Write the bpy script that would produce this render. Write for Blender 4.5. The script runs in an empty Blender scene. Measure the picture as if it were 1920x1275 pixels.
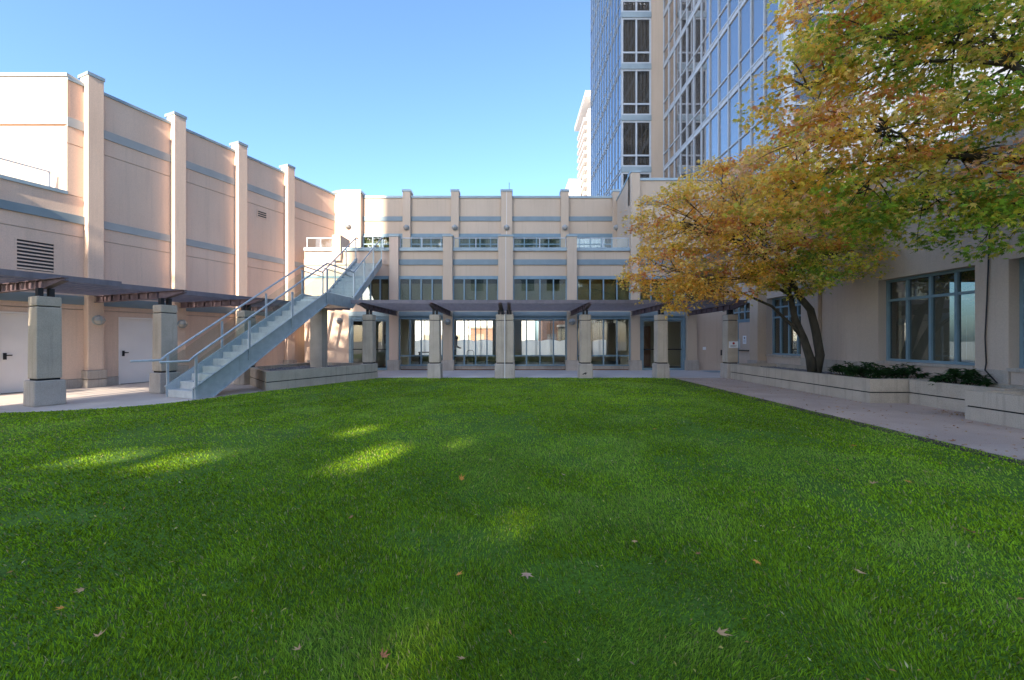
import bpy, bmesh, math, random
import numpy as np
from mathutils import Vector
from mathutils.geometry import delaunay_2d_cdt

random.seed(7)
rng = np.random.default_rng(11)
R = math.radians
scene = bpy.context.scene
C = scene.collection

# ------------------------------------------------------------------ camera
EYE = 1.45
cam_d = bpy.data.cameras.new('camera')
cam_d.sensor_width = 36.0
cam_d.lens = 14.0
cam_d.clip_start = 0.05
cam_d.clip_end = 2000
cam = bpy.data.objects.new('camera', cam_d)
C.objects.link(cam)
cam.location = (0, 0, EYE)
cam.rotation_euler = (R(90), 0, 0)
scene.camera = cam

# ------------------------------------------------------------------ sky, sun, exposure
SUN_EL = R(27.0)
SUN_AZ = math.atan2(0.28, 0.96)          # light travels towards +Y and a little to +X
world = bpy.data.worlds.new('World')
scene.world = world
world.use_nodes = True
wn = world.node_tree.nodes
sky = wn.new('ShaderNodeTexSky')
sky.sky_type = 'NISHITA'
sky.sun_disc = False
sky.sun_elevation = SUN_EL
sky.sun_rotation = SUN_AZ + math.pi
sky.air_density = 1.0
sky.dust_density = 2.0
sky.ozone_density = 6.0
bg = wn['Background']
bg.inputs['Strength'].default_value = 0.15
world.node_tree.links.new(sky.outputs[0], bg.inputs['Color'])

sun_d = bpy.data.lights.new('sun', 'SUN')
sun_d.energy = 4.2
sun_d.angle = R(0.5)
sun_d.color = (1.0, 0.90, 0.76)
sun = bpy.data.objects.new('sun', sun_d)
C.objects.link(sun)
Ldir = Vector((math.sin(SUN_AZ) * math.cos(SUN_EL), math.cos(SUN_AZ) * math.cos(SUN_EL), -math.sin(SUN_EL)))
sun.rotation_euler = Ldir.to_track_quat('-Z', 'Y').to_euler()
sun.location = (-20, -60, 40)

scene.view_settings.view_transform = 'Standard'
scene.view_settings.look = 'None'
scene.view_settings.gamma = 1.0
scene.view_settings.use_curve_mapping = False
scene.view_settings.exposure = 1.65
scene.cycles.transparent_max_bounces = 32

# ------------------------------------------------------------------ materials
MATS = {}


def new_mat(name):
    m = bpy.data.materials.new(name)
    m.use_nodes = True
    MATS[name] = m
    nt = m.node_tree
    return m, nt, nt.nodes, nt.links


def surf(name, col, col2=None, rough=0.8, scale=3.0, stretch=(1, 1, 1), metallic=0.0, bump=0.0, bscale=60.0,
         spec=0.3, fine=0.0, fscale=120.0, detail=4.0, streak=0.0):
    """Principled surface: two tones mixed by noise, fine speckle and bump, all from world position."""
    m, nt, n, l = new_mat(name)
    b = n['Principled BSDF']
    b.inputs['Roughness'].default_value = rough
    b.inputs['Metallic'].default_value = metallic
    b.inputs['Specular IOR Level'].default_value = spec
    g = n.new('ShaderNodeNewGeometry')
    mp = n.new('ShaderNodeMapping')
    mp.inputs['Scale'].default_value = stretch
    l.new(g.outputs['Position'], mp.inputs['Vector'])
    t = n.new('ShaderNodeTexNoise')
    t.inputs['Scale'].default_value = scale
    t.inputs['Detail'].default_value = detail
    l.new(mp.outputs[0], t.inputs['Vector'])
    cr = n.new('ShaderNodeMapRange')
    cr.inputs['From Min'].default_value = 0.3
    cr.inputs['From Max'].default_value = 0.7
    l.new(t.outputs['Fac'], cr.inputs['Value'])
    mx = n.new('ShaderNodeMix')
    mx.data_type = 'RGBA'
    mx.inputs['A'].default_value = (*col, 1)
    mx.inputs['B'].default_value = (*(col2 or col), 1)
    l.new(cr.outputs[0], mx.inputs['Factor'])
    out = mx.outputs['Result']
    if streak > 0:
        mp2 = n.new('ShaderNodeMapping')
        mp2.inputs['Scale'].default_value = (5.0, 5.0, 0.22)
        l.new(g.outputs['Position'], mp2.inputs['Vector'])
        t4 = n.new('ShaderNodeTexNoise')
        t4.inputs['Scale'].default_value = 1.6
        t4.inputs['Detail'].default_value = 6
        t4.inputs['Roughness'].default_value = 0.7
        l.new(mp2.outputs[0], t4.inputs['Vector'])
        r4 = n.new('ShaderNodeMapRange')
        r4.inputs['From Min'].default_value = 0.52
        r4.inputs['From Max'].default_value = 0.78
        r4.inputs['To Min'].default_value = 1.0
        r4.inputs['To Max'].default_value = 1.0 - streak
        l.new(t4.outputs['Fac'], r4.inputs['Value'])
        m4 = n.new('ShaderNodeMix')
        m4.data_type = 'RGBA'
        m4.blend_type = 'MULTIPLY'
        m4.inputs['Factor'].default_value = 1
        l.new(out, m4.inputs['A'])
        l.new(r4.outputs[0], m4.inputs['B'])
        out = m4.outputs['Result']
    if fine > 0:
        t2 = n.new('ShaderNodeTexNoise')
        t2.inputs['Scale'].default_value = fscale
        t2.inputs['Detail'].default_value = 2
        l.new(g.outputs['Position'], t2.inputs['Vector'])
        r2 = n.new('ShaderNodeMapRange')
        r2.inputs['From Min'].default_value = 0.3
        r2.inputs['From Max'].default_value = 0.7
        r2.inputs['To Min'].default_value = 1 - fine
        r2.inputs['To Max'].default_value = 1 + fine
        l.new(t2.outputs['Fac'], r2.inputs['Value'])
        mm = n.new('ShaderNodeMix')
        mm.data_type = 'RGBA'
        mm.blend_type = 'MULTIPLY'
        mm.inputs['Factor'].default_value = 1
        l.new(out, mm.inputs['A'])
        l.new(r2.outputs[0], mm.inputs['B'])
        out = mm.outputs['Result']
    l.new(out, b.inputs['Base Color'])
    if bump > 0:
        t3 = n.new('ShaderNodeTexNoise')
        t3.inputs['Scale'].default_value = bscale
        t3.inputs['Detail'].default_value = 3
        l.new(g.outputs['Position'], t3.inputs['Vector'])
        bp = n.new('ShaderNodeBump')
        bp.inputs['Strength'].default_value = bump
        bp.inputs['Distance'].default_value = 0.01
        l.new(t3.outputs['Fac'], bp.inputs['Height'])
        l.new(bp.outputs[0], b.inputs['Normal'])
    return m


def glass(name, tint=(0.86, 0.9, 0.88), ior=1.5, gcol=(1, 1, 1), boost=0.0, rough=0.0):
    m, nt, n, l = new_mat(name)
    n.remove(n['Principled BSDF'])
    out = n['Material Output']
    tr = n.new('ShaderNodeBsdfTransparent')
    tr.inputs['Color'].default_value = (*tint, 1)
    gl = n.new('ShaderNodeBsdfGlossy')
    gl.inputs['Color'].default_value = (*gcol, 1)
    gl.inputs['Roughness'].default_value = rough
    fr = n.new('ShaderNodeFresnel')
    ge = n.new('ShaderNodeNewGeometry')
    mi = n.new('ShaderNodeMix')
    mi.inputs['A'].default_value = ior
    mi.inputs['B'].default_value = 1.0 / ior
    l.new(ge.outputs['Backfacing'], mi.inputs['Factor'])
    l.new(mi.outputs['Result'], fr.inputs['IOR'])
    ad = n.new('ShaderNodeMath')
    ad.operation = 'ADD'
    ad.use_clamp = True
    ad.inputs[1].default_value = boost
    l.new(fr.outputs[0], ad.inputs[0])
    mx = n.new('ShaderNodeMixShader')
    l.new(ad.outputs[0], mx.inputs['Fac'])
    l.new(tr.outputs[0], mx.inputs[1])
    l.new(gl.outputs[0], mx.inputs[2])
    l.new(mx.outputs[0], out.inputs['Surface'])
    return m


def leafmat(name, rough=0.55, trans=0.35, spec=0.2):
    """Leaf colour from the mesh's colour attribute; thin leaves let some light through."""
    m, nt, n, l = new_mat(name)
    b = n['Principled BSDF']
    b.inputs['Roughness'].default_value = rough
    b.inputs['Specular IOR Level'].default_value = spec
    a = n.new('ShaderNodeAttribute')
    a.attribute_name = 'Col'
    l.new(a.outputs['Color'], b.inputs['Base Color'])
    t = n.new('ShaderNodeBsdfTranslucent')
    l.new(a.outputs['Color'], t.inputs['Color'])
    mx = n.new('ShaderNodeMixShader')
    mx.inputs['Fac'].default_value = trans
    l.new(b.outputs[0], mx.inputs[1])
    l.new(t.outputs[0], mx.inputs[2])
    l.new(mx.outputs[0], n['Material Output'].inputs['Surface'])
    return m


STUCCO = surf('stucco', (0.76, 0.555, 0.42), (0.67, 0.48, 0.36), 0.92, 0.9, (1, 1, 0.35), bump=0.25, bscale=70, fine=0.07, fscale=45, streak=0.13)
STUCCO2 = surf('stucco_rose', (0.60, 0.465, 0.345), (0.54, 0.415, 0.305), 0.92, 0.8, (1, 1, 0.4), bump=0.2, bscale=70, fine=0.05, fscale=45, streak=0.13)
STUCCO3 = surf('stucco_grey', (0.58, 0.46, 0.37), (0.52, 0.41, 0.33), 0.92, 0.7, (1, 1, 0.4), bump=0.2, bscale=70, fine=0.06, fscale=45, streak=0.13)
BANDL = surf('grey_band', (0.42, 0.42, 0.40), (0.35, 0.355, 0.345), 0.7, 2.0, fine=0.05)
BAND = surf('blue_band', (0.24, 0.295, 0.315), (0.20, 0.25, 0.27), 0.7, 2.0, fine=0.05)
COPING = surf('coping_metal', (0.33, 0.40, 0.42), (0.27, 0.33, 0.355), 0.45, 2.0, metallic=0.3)
FRAME = surf('window_frame_paint', (0.215, 0.305, 0.35), (0.18, 0.265, 0.31), 0.45, 4.0)
FRAMEW = surf('pale_frame', (0.54, 0.56, 0.58), (0.48, 0.51, 0.53), 0.4, 4.0)
CONC = surf('concrete', (0.52, 0.43, 0.335), (0.42, 0.345, 0.265), 0.9, 2.2, bump=0.35, bscale=90, fine=0.12, fscale=70, streak=0.35)
CONCB = surf('concrete_base', (0.48, 0.41, 0.345), (0.40, 0.34, 0.285), 0.9, 3.0, bump=0.3, bscale=60, fine=0.1, fscale=60, streak=0.35)
JOINT = surf('dark_joint', (0.03, 0.03, 0.03), (0.02, 0.02, 0.02), 0.95)
PAVE = surf('paving', (0.60, 0.51, 0.43), (0.50, 0.42, 0.355), 0.9, 1.3, bump=0.2, bscale=120, fine=0.1, fscale=90)
WALK = surf('walkway_aggregate', (0.52, 0.395, 0.32), (0.42, 0.315, 0.255), 0.9, 1.1, bump=0.3, bscale=150, fine=0.18, fscale=110)
PAVEB = surf('back_paving', (0.62, 0.56, 0.53), (0.54, 0.485, 0.46), 0.9, 1.3, bump=0.15, bscale=100, fine=0.06)
GROUND = surf('city_ground', (0.46, 0.44, 0.41), (0.38, 0.365, 0.34), 0.95, 0.2)
STEEL = surf('galvanised_steel', (0.50, 0.54, 0.55), (0.40, 0.44, 0.455), 0.45, 6.0, metallic=0.35, fine=0.06, streak=0.25)
STEPM = surf('step_concrete', (0.52, 0.53, 0.51), (0.42, 0.43, 0.42), 0.85, 5.0, bump=0.2, bscale=90, fine=0.08, streak=0.25)
SLATM = surf('slat_paint', (0.225, 0.19, 0.205), (0.18, 0.155, 0.168), 0.6, 5.0, streak=0.25)
BEAMM = surf('beam_steel', (0.17, 0.115, 0.115), (0.11, 0.075, 0.08), 0.55, 5.0, metallic=0.1)
DARK = surf('dark_metal', (0.035, 0.032, 0.033), (0.025, 0.023, 0.024), 0.5)
DOORW = surf('door_white_paint', (0.86, 0.79, 0.73), (0.80, 0.73, 0.675), 0.55, 1.5)
WHITE = surf('white_paint', (0.78, 0.77, 0.74), (0.72, 0.71, 0.68), 0.6)
ROOMW = surf('room_wall_beige', (0.56, 0.50, 0.37), (0.50, 0.45, 0.33), 0.9, 1.0)
ROOMF = surf('room_floor', (0.12, 0.12, 0.09), (0.09, 0.09, 0.07), 0.5, 1.0)
WOOD = surf('door_wood', (0.24, 0.11, 0.06), (0.18, 0.08, 0.045), 0.5, 3, (1, 1, .1))
BLIND = surf('roller_blind', (0.42, 0.37, 0.26), (0.36, 0.32, 0.22), 0.9, 1.5, (1, 1, .3))
CURT = surf('sheer_curtain', (0.42, 0.42, 0.36), (0.30, 0.31, 0.27), 0.9, 3.0, (6, 6, .2))
CURTB = surf('brown_curtain', (0.40, 0.31, 0.235), (0.33, 0.25, 0.19), 0.9, 3.0, (4, 4, .1))
LAMPG = surf('lamp_glass', (0.42, 0.40, 0.37), (0.36, 0.34, 0.31), 0.25, spec=0.6)
BARK = surf('bark', (0.085, 0.070, 0.050), (0.045, 0.038, 0.028), 0.95, 9.0, (1, 1, .3), bump=0.6, bscale=40)
BRICK = surf('far_brick', (0.36, 0.19, 0.12), (0.28, 0.15, 0.10), 0.9, 3)
FARW = surf('far_white_wall', (0.78, 0.72, 0.66), (0.70, 0.65, 0.60), 0.9, 0.3)
FARG = surf('far_dark_wall', (0.13, 0.12, 0.10), (0.10, 0.09, 0.08), 0.9)
SOIL = surf('soil', (0.07, 0.055, 0.04), (0.045, 0.035, 0.028), 0.95, 8)
PEB = surf('pebbles', (0.30, 0.28, 0.28), (0.10, 0.095, 0.10), 0.8, 22)
PAPER = surf('paper', (0.8, 0.8, 0.82), (0.78, 0.78, 0.8), 0.8)
REDP = surf('red_print', (0.45, 0.05, 0.05), None, 0.8)
GREYP = surf('grey_print', (0.22, 0.2, 0.22), None, 0.8)
GLASS = glass('clear_glass', (0.95, 0.97, 0.955), 1.45)
RAILG = glass('rail_glass', (0.90, 0.94, 0.93), 1.35)
WGLASS = glass('window_glass', (0.72, 0.76, 0.70), 1.6, boost=0.03)
DGLASS = glass('dark_window_glass', (0.42, 0.46, 0.45), 1.7, boost=0.03)
TGLASS = glass('tower_glass', (0.62, 0.61, 0.62), 2.0, (1.0, 0.96, 0.92), boost=0.24)
SGLASS = glass('tower_side_glass', (0.22, 0.25, 0.30), 2.0, (0.80, 0.82, 0.84), boost=0.25)
SFRAME = surf('tower_side_frame', (0.30, 0.36, 0.42), (0.26, 0.31, 0.36), 0.5)
CGLASS = glass('tower_window_glass', (0.6, 0.6, 0.58), 1.5, boost=0.04)
LEAF = leafmat('leaf', .55, .55, .3)
GRASSM = leafmat('grass_blade', 0.8, 0.35, 0.06)

m, nt, n, l = new_mat('frosted_film')
n.remove(n['Principled BSDF'])
tl = n.new('ShaderNodeBsdfTranslucent'); tl.inputs['Color'].default_value = (1.0, .99, .96, 1)
df = n.new('ShaderNodeBsdfDiffuse'); df.inputs['Color'].default_value = (.85, .84, .82, 1)
mx = n.new('ShaderNodeMixShader'); mx.inputs['Fac'].default_value = 0.08
l.new(tl.outputs[0], mx.inputs[1]); l.new(df.outputs[0], mx.inputs[2])
l.new(mx.outputs[0], n['Material Output'].inputs['Surface'])
FILM = m

# lawn soil/thatch under the blades
LAWN = surf('lawn_thatch', (0.085, 0.175, 0.010), (0.060, 0.125, 0.008), 0.95, 1.4, bump=0.8, bscale=55, fine=0.45, fscale=70)

# ------------------------------------------------------------------ mesh helpers
ORG = {}


class MB:
    """Collects simple solids in world coordinates; build() makes ONE mesh object."""
    def __init__(self):
        self.v, self.f = [], []

    def hexa(self, p):
        b = len(self.v)
        self.v += [tuple(q) for q in p]
        for q in ((0, 3, 2, 1), (4, 5, 6, 7), (0, 1, 5, 4), (1, 2, 6, 5), (2, 3, 7, 6), (3, 0, 4, 7)):
            self.f.append(tuple(b + i for i in q))
        return self

    def box(self, a0, a1, b0, b1, c0, c1, f=None):
        p = [(a0, b0, c0), (a1, b0, c0), (a1, b1, c0), (a0, b1, c0), (a0, b0, c1), (a1, b0, c1), (a1, b1, c1), (a0, b1, c1)]
        return self.hexa([f(*q) for q in p] if f else p)

    def taper(self, cx, cy, w0, w1, z0, z1):
        a, b = w0 / 2, w1 / 2
        return self.hexa([(cx - a, cy - a, z0), (cx + a, cy - a, z0), (cx + a, cy + a, z0), (cx - a, cy + a, z0),
                          (cx - b, cy - b, z1), (cx + b, cy - b, z1), (cx + b, cy + b, z1), (cx - b, cy + b, z1)])

    def prism(self, poly, lo, hi, f):
        """poly: 2D outline; f(p, q, t) maps outline point and depth to the world."""
        b, k = len(self.v), len(poly)
        self.v += [tuple(f(p, q, lo)) for p, q in poly] + [tuple(f(p, q, hi)) for p, q in poly]
        self.f.append(tuple(b + i for i in range(k))[::-1])
        self.f.append(tuple(b + k + i for i in range(k)))
        for i in range(k):
            j = (i + 1) % k
            self.f.append((b + i, b + j, b + k + j, b + k + i))
        return self

    def tube(self, pts, rad, seg=8):
        pts = [Vector(p) for p in pts]
        if not isinstance(rad, (list, tuple)):
            rad = [rad] * len(pts)
        b = len(self.v)
        prev = None
        for i, p in enumerate(pts):
            d = (pts[min(i + 1, len(pts) - 1)] - pts[max(i - 1, 0)]).normalized()
            if prev is None:
                s = d.orthogonal().normalized()
            else:
                s = (prev - d * prev.dot(d))
                s = s.normalized() if s.length > 1e-6 else d.orthogonal().normalized()
            prev = s
            t = d.cross(s)
            for k in range(seg):
                a = 2 * math.pi * k / seg
                self.v.append(tuple(p + (s * math.cos(a) + t * math.sin(a)) * rad[i]))
        for i in range(len(pts) - 1):
            for k in range(seg):
                k2 = (k + 1) % seg
                self.f.append((b + i * seg + k, b + i * seg + k2, b + (i + 1) * seg + k2, b + (i + 1) * seg + k))
        self.f.append(tuple(b + k for k in range(seg))[::-1])
        e = b + (len(pts) - 1) * seg
        self.f.append(tuple(e + k for k in range(seg)))
        return self

    def lathe(self, prof, seg, f):
        """prof: (radius, height) pairs; f(x, y, h) maps to the world."""
        b = len(self.v)
        for r, h in prof:
            for k in range(seg):
                a = 2 * math.pi * k / seg
                self.v.append(tuple(f(r * math.cos(a), r * math.sin(a), h)))
        for i in range(len(prof) - 1):
            for k in range(seg):
                k2 = (k + 1) % seg
                self.f.append((b + i * seg + k, b + i * seg + k2, b + (i + 1) * seg + k2, b + (i + 1) * seg + k))
        self.f.append(tuple(b + k for k in range(seg))[::-1])
        e = b + (len(prof) - 1) * seg
        self.f.append(tuple(e + k for k in range(seg)))
        return self

    def build(self, name, mat, parent=None, bevel=0.0, smooth=False, seg=2):
        o0 = ORG.get(parent.name, Vector((0, 0, 0))) if parent else Vector((0, 0, 0))
        me = bpy.data.meshes.new(name)
        me.from_pydata([(x - o0.x, y - o0.y, z - o0.z) for x, y, z in self.v], [], self.f)
        bm = bmesh.new()
        bm.from_mesh(me)
        bmesh.ops.recalc_face_normals(bm, faces=bm.faces)
        bm.to_mesh(me)
        bm.free()
        if smooth:
            me.polygons.foreach_set('use_smooth', [True] * len(me.polygons))
        me.materials.append(mat)
        o = bpy.data.objects.new(name, me)
        C.objects.link(o)
        if parent:
            o.parent = parent
        ORG[o.name] = o0
        if bevel > 0:
            md = o.modifiers.new('bevel', 'BEVEL')
            md.width = bevel
            md.segments = seg
            md.limit_method = 'ANGLE'
        return o


def tag(o, label=None, cat=None, group=None, kind=None):
    if label: o['label'] = label
    if cat: o['category'] = cat
    if group: o['group'] = group
    if kind: o['kind'] = kind
    return o


def thing(name, label, cat, loc=(0, 0, 0), group=None):
    o = bpy.data.objects.new(name, None)
    o.empty_display_size = 0.2
    C.objects.link(o)
    o.location = loc
    ORG[o.name] = Vector(loc)
    return tag(o, label, cat, group)


def dup(root, loc, rotz=0.0, label=None, scale=None):
    r = root.copy(); C.objects.link(r)
    r.location = loc; r.rotation_euler = (0, 0, rotz)
    if scale: r.scale = scale
    if label: r['label'] = label
    for ch in list(root.children):
        c = ch.copy(); C.objects.link(c); c.parent = r
        for g in list(ch.children):
            d = g.copy(); C.objects.link(d); d.parent = c
    return r


def np_mesh(name, verts, faces_flat, counts, mat, parent=None, cols=None):
    """Large mesh from numpy arrays; counts = vertices per face (constant)."""
    me = bpy.data.meshes.new(name)
    nv, nf = len(verts), len(faces_flat) // counts
    me.vertices.add(nv)
    me.vertices.foreach_set('co', np.asarray(verts, np.float32).ravel())
    me.loops.add(nf * counts)
    me.loops.foreach_set('vertex_index', np.asarray(faces_flat, np.int32))
    me.polygons.add(nf)
    me.polygons.foreach_set('loop_start', np.arange(0, nf * counts, counts, dtype=np.int32))
    me.update(calc_edges=True)
    if cols is not None:
        a = me.color_attributes.new('Col', 'FLOAT_COLOR', 'POINT')
        c4 = np.ones((nv, 4), np.float32)
        c4[:, :3] = cols
        a.data.foreach_set('color', c4.ravel())
    me.materials.append(mat)
    o = bpy.data.objects.new(name, me)
    C.objects.link(o)
    if parent:
        o.parent = parent
    return o


# frame of the left building: a along the wall, n out of it, z up
LO = Vector((-13.113, 12.191, 0)); LU = Vector((.3634, .9316, 0)); LN = Vector((.9316, -.3634, 0))


def LW(a, nn, z):
    return (LO.x + LU.x * a + LN.x * nn, LO.y + LU.y * a + LN.y * nn, z)


def window(parent, f, s0, s1, z0, z1, cols, trans=(), fw=0.06, dep=0.08, fm=FRAME, gm=WGLASS, name='window', heavy=None, skip=()):
    """Frame with mullions and transoms as one part, every pane a sub-part. f(s, d, z): d out of the wall."""
    mb = MB()
    mb.box(s0, s1, 0, dep, z0, z0 + fw, f).box(s0, s1, 0, dep, z1 - fw, z1, f)
    mb.box(s0, s0 + fw, 0, dep - .003, z0 + fw, z1 - fw, f).box(s1 - fw, s1, 0, dep - .003, z0 + fw, z1 - fw, f)
    xs = [s0 + fw / 2] + [s0 + (s1 - s0) * k / cols for k in range(1, cols)] + [s1 - fw / 2]
    for x in xs[1:-1]:
        mb.box(x - fw / 2, x + fw / 2, 0.004, dep - .006, z0 + fw, z1 - fw, f)
    zs = [z0 + fw / 2] + list(trans) + [z1 - fw / 2]
    for z in zs[1:-1]:
        for i in range(cols):
            mb.box(xs[i] + fw / 2, xs[i + 1] - fw / 2, 0.008, dep - .012, z - fw / 2, z + fw / 2, f)
    w = mb.build(name, fm, parent)
    for i in range(cols):
        for j in range(len(zs) - 1):
            if (i, j) in skip:
                continue
            MB().box(xs[i] + fw / 2 - .005, xs[i + 1] - fw / 2 + .005, dep * .35, dep * .35 + .008,
                     zs[j] + fw / 2 - .005, zs[j + 1] - fw / 2 + .005, f).build('pane', gm, w)
    return w


# ================================================================== SETTING
tag(MB().box(-400, 400, -300, 700, -0.6, -0.05).build('ground', GROUND), kind='structure')

# ---- lawn outline (counter-clockwise)
LAWN_PTS = [(6.05, -8), (6.05, 14.95), (5.85, 15.2), (-4.95, 15.2), (-5.05, 15.05), (-6.9, 11.2), (-7.28, 10.4), (-7.5, 9.75),
            (-7.72, 9.25), (-8.1, 8.75), (-8.7, 8.3), (-9.5, 7.98), (-10.5, 7.8), (-12, 7.72), (-16, 7.7), (-16, -8)]


def resample(pts, step):
    out = []
    for i, p in enumerate(pts):
        q = pts[(i + 1) % len(pts)]
        d = math.hypot(q[0] - p[0], q[1] - p[1])
        k = max(1, int(d / step))
        for j in range(k):
            out.append((p[0] + (q[0] - p[0]) * j / k, p[1] + (q[1] - p[1]) * j / k))
    return out


LP = np.array(LAWN_PTS)


def inside(x, y):
    r = np.zeros(len(x), bool)
    k = len(LP)
    for i in range(k):
        x0, y0 = LP[i]; x1, y1 = LP[(i + 1) % k]
        c = ((y0 > y) != (y1 > y)) & (x < (x1 - x0) * (y - y0) / (y1 - y0 + 1e-12) + x0)
        r ^= c
    return r


def edge_dist(x, y):
    d = np.full(len(x), 1e9)
    k = len(LP)
    for i in range(k):
        a, b = LP[i], LP[(i + 1) % k]
        ab = b - a
        t = np.clip(((x - a[0]) * ab[0] + (y - a[1]) * ab[1]) / (ab @ ab), 0, 1)
        d = np.minimum(d, np.hypot(x - a[0] - t * ab[0], y - a[1] - t * ab[1]))
    return d


def lawn_h(x, y):
    x = np.atleast_1d(np.asarray(x, float)); y = np.atleast_1d(np.asarray(y, float))
    e = np.clip(edge_dist(x, y) / 2.2, 0, 1)
    e = e * e * (3 - 2 * e)
    b = .035 + .02 * np.sin(x * .9 + 1.3) * np.cos(y * .7) + .018 * np.sin(x * .37 - y * .55) + .008 * np.sin(2.3 * x + 1.9 * y)
    return .012 + e * np.maximum(b, 0)


bpts = resample(LAWN_PTS, 0.3)
gx, gy = np.meshgrid(np.arange(-15.8, 6.0, .35), np.arange(-7.8, 15.1, .35))
gx = gx.ravel() + rng.uniform(-.08, .08, gx.size); gy = gy.ravel() + rng.uniform(-.08, .08, gy.size)
ok = inside(gx, gy) & (edge_dist(gx, gy) > .12)
allp = [Vector(p) for p in bpts] + [Vector((a, b)) for a, b in zip(gx[ok], gy[ok])]
nb = len(bpts)
vs, es, fs, *_ = delaunay_2d_cdt(allp, [(i, (i + 1) % nb) for i in range(nb)], [], 1, 1e-5)
vx = np.array([v.x for v in vs]); vy = np.array([v.y for v in vs])
vz = lawn_h(vx, vy)
me = bpy.data.meshes.new('lawn')
me.from_pydata([(a, b, c) for a, b, c in zip(vx, vy, vz)], [], [tuple(f) for f in fs])
me.polygons.foreach_set('use_smooth', [True] * len(me.polygons))
me.materials.append(LAWN)
lawn = bpy.data.objects.new('lawn', me); C.objects.link(lawn)
tag(lawn, kind='structure')


# worn bare-earth rim between the turf and the paving
mb = MB()
rim = resample([(6.05, -2), (6.05, 14.95), (5.85, 15.2)], .25)
for (xa, ya), (xb, yb) in zip(rim[:-2], rim[1:-1]):
    wa, wb = .02 + .03 * abs(math.sin(ya * 3.1)), .02 + .03 * abs(math.sin(yb * 3.1))
    mb.hexa([(xa - .09 - wa, ya, .0), (xb - .09 - wb, yb, .0), (xb + .02 + wb, yb, .0), (xa + .02 + wa, ya, .0), (xa - .09 - wa, ya, .021), (xb - .09 - wb, yb, .021), (xb + .02 + wb, yb, .010), (xa + .02 + wa, ya, .010)])
tag(mb.build('soil_rim', SOIL), kind='structure')

# ---- paved ground: slabs with recessed joints
def slabs(name, rects, mat, jmat=JOINT, up=0.0):
    x0 = min(r[0] for r in rects); x1 = max(r[1] for r in rects); y0 = min(r[2] for r in rects); y1 = max(r[3] for r in rects)
    base = tag(MB().box(x0, x1, y0, y1, -.045 + up, -.010 + up).build(name, jmat), kind='structure')
    for r in rects:
        MB().box(r[0] + .005, r[1] - .005, r[2] + .005, r[3] - .005, -.04 + up, up + random.uniform(-.0015, .0015)).build('slab', mat, base)
    return base


rects = []
ys = [-6, -3.5, -1, 1.2, 3.4, 5.6, 7.8, 10.0, 12.2, 15.2]
for i in range(len(ys) - 1):
    rects.append((6.06, 8.0, ys[i], ys[i + 1])); rects.append((8.0, 10.3, ys[i], ys[i + 1]))
slabs('walkway', rects, WALK)
slabs('back_pavement', [(a, b, 15.21, 19.0) for a, b in zip([-5.9, -2.5, 0, 2.8, 5.6, 8.2], [-2.5, 0, 2.8, 5.6, 8.2, 10.3])], PAVEB, up=.014)
pv = tag(MB().box(-30, -5.0, 6.0, 22, -.045, -.012).build('left_pavement', JOINT), kind='structure')
for i, (a0, a1) in enumerate([(-9, -5.6), (-5.6, -2.7), (-2.7, .2), (.2, 3.1), (3.1, 6.2), (6.2, 9.6)]):
    for (n0, n1) in [(-.05, 2.6), (2.6, 5.2), (5.2, 9.0)]:
        MB().box(a0 + .005, a1 - .005, n0 + .005, n1 - .005, -.04, random.uniform(-.002, .001), LW).build('slab', PAVE, pv)

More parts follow.
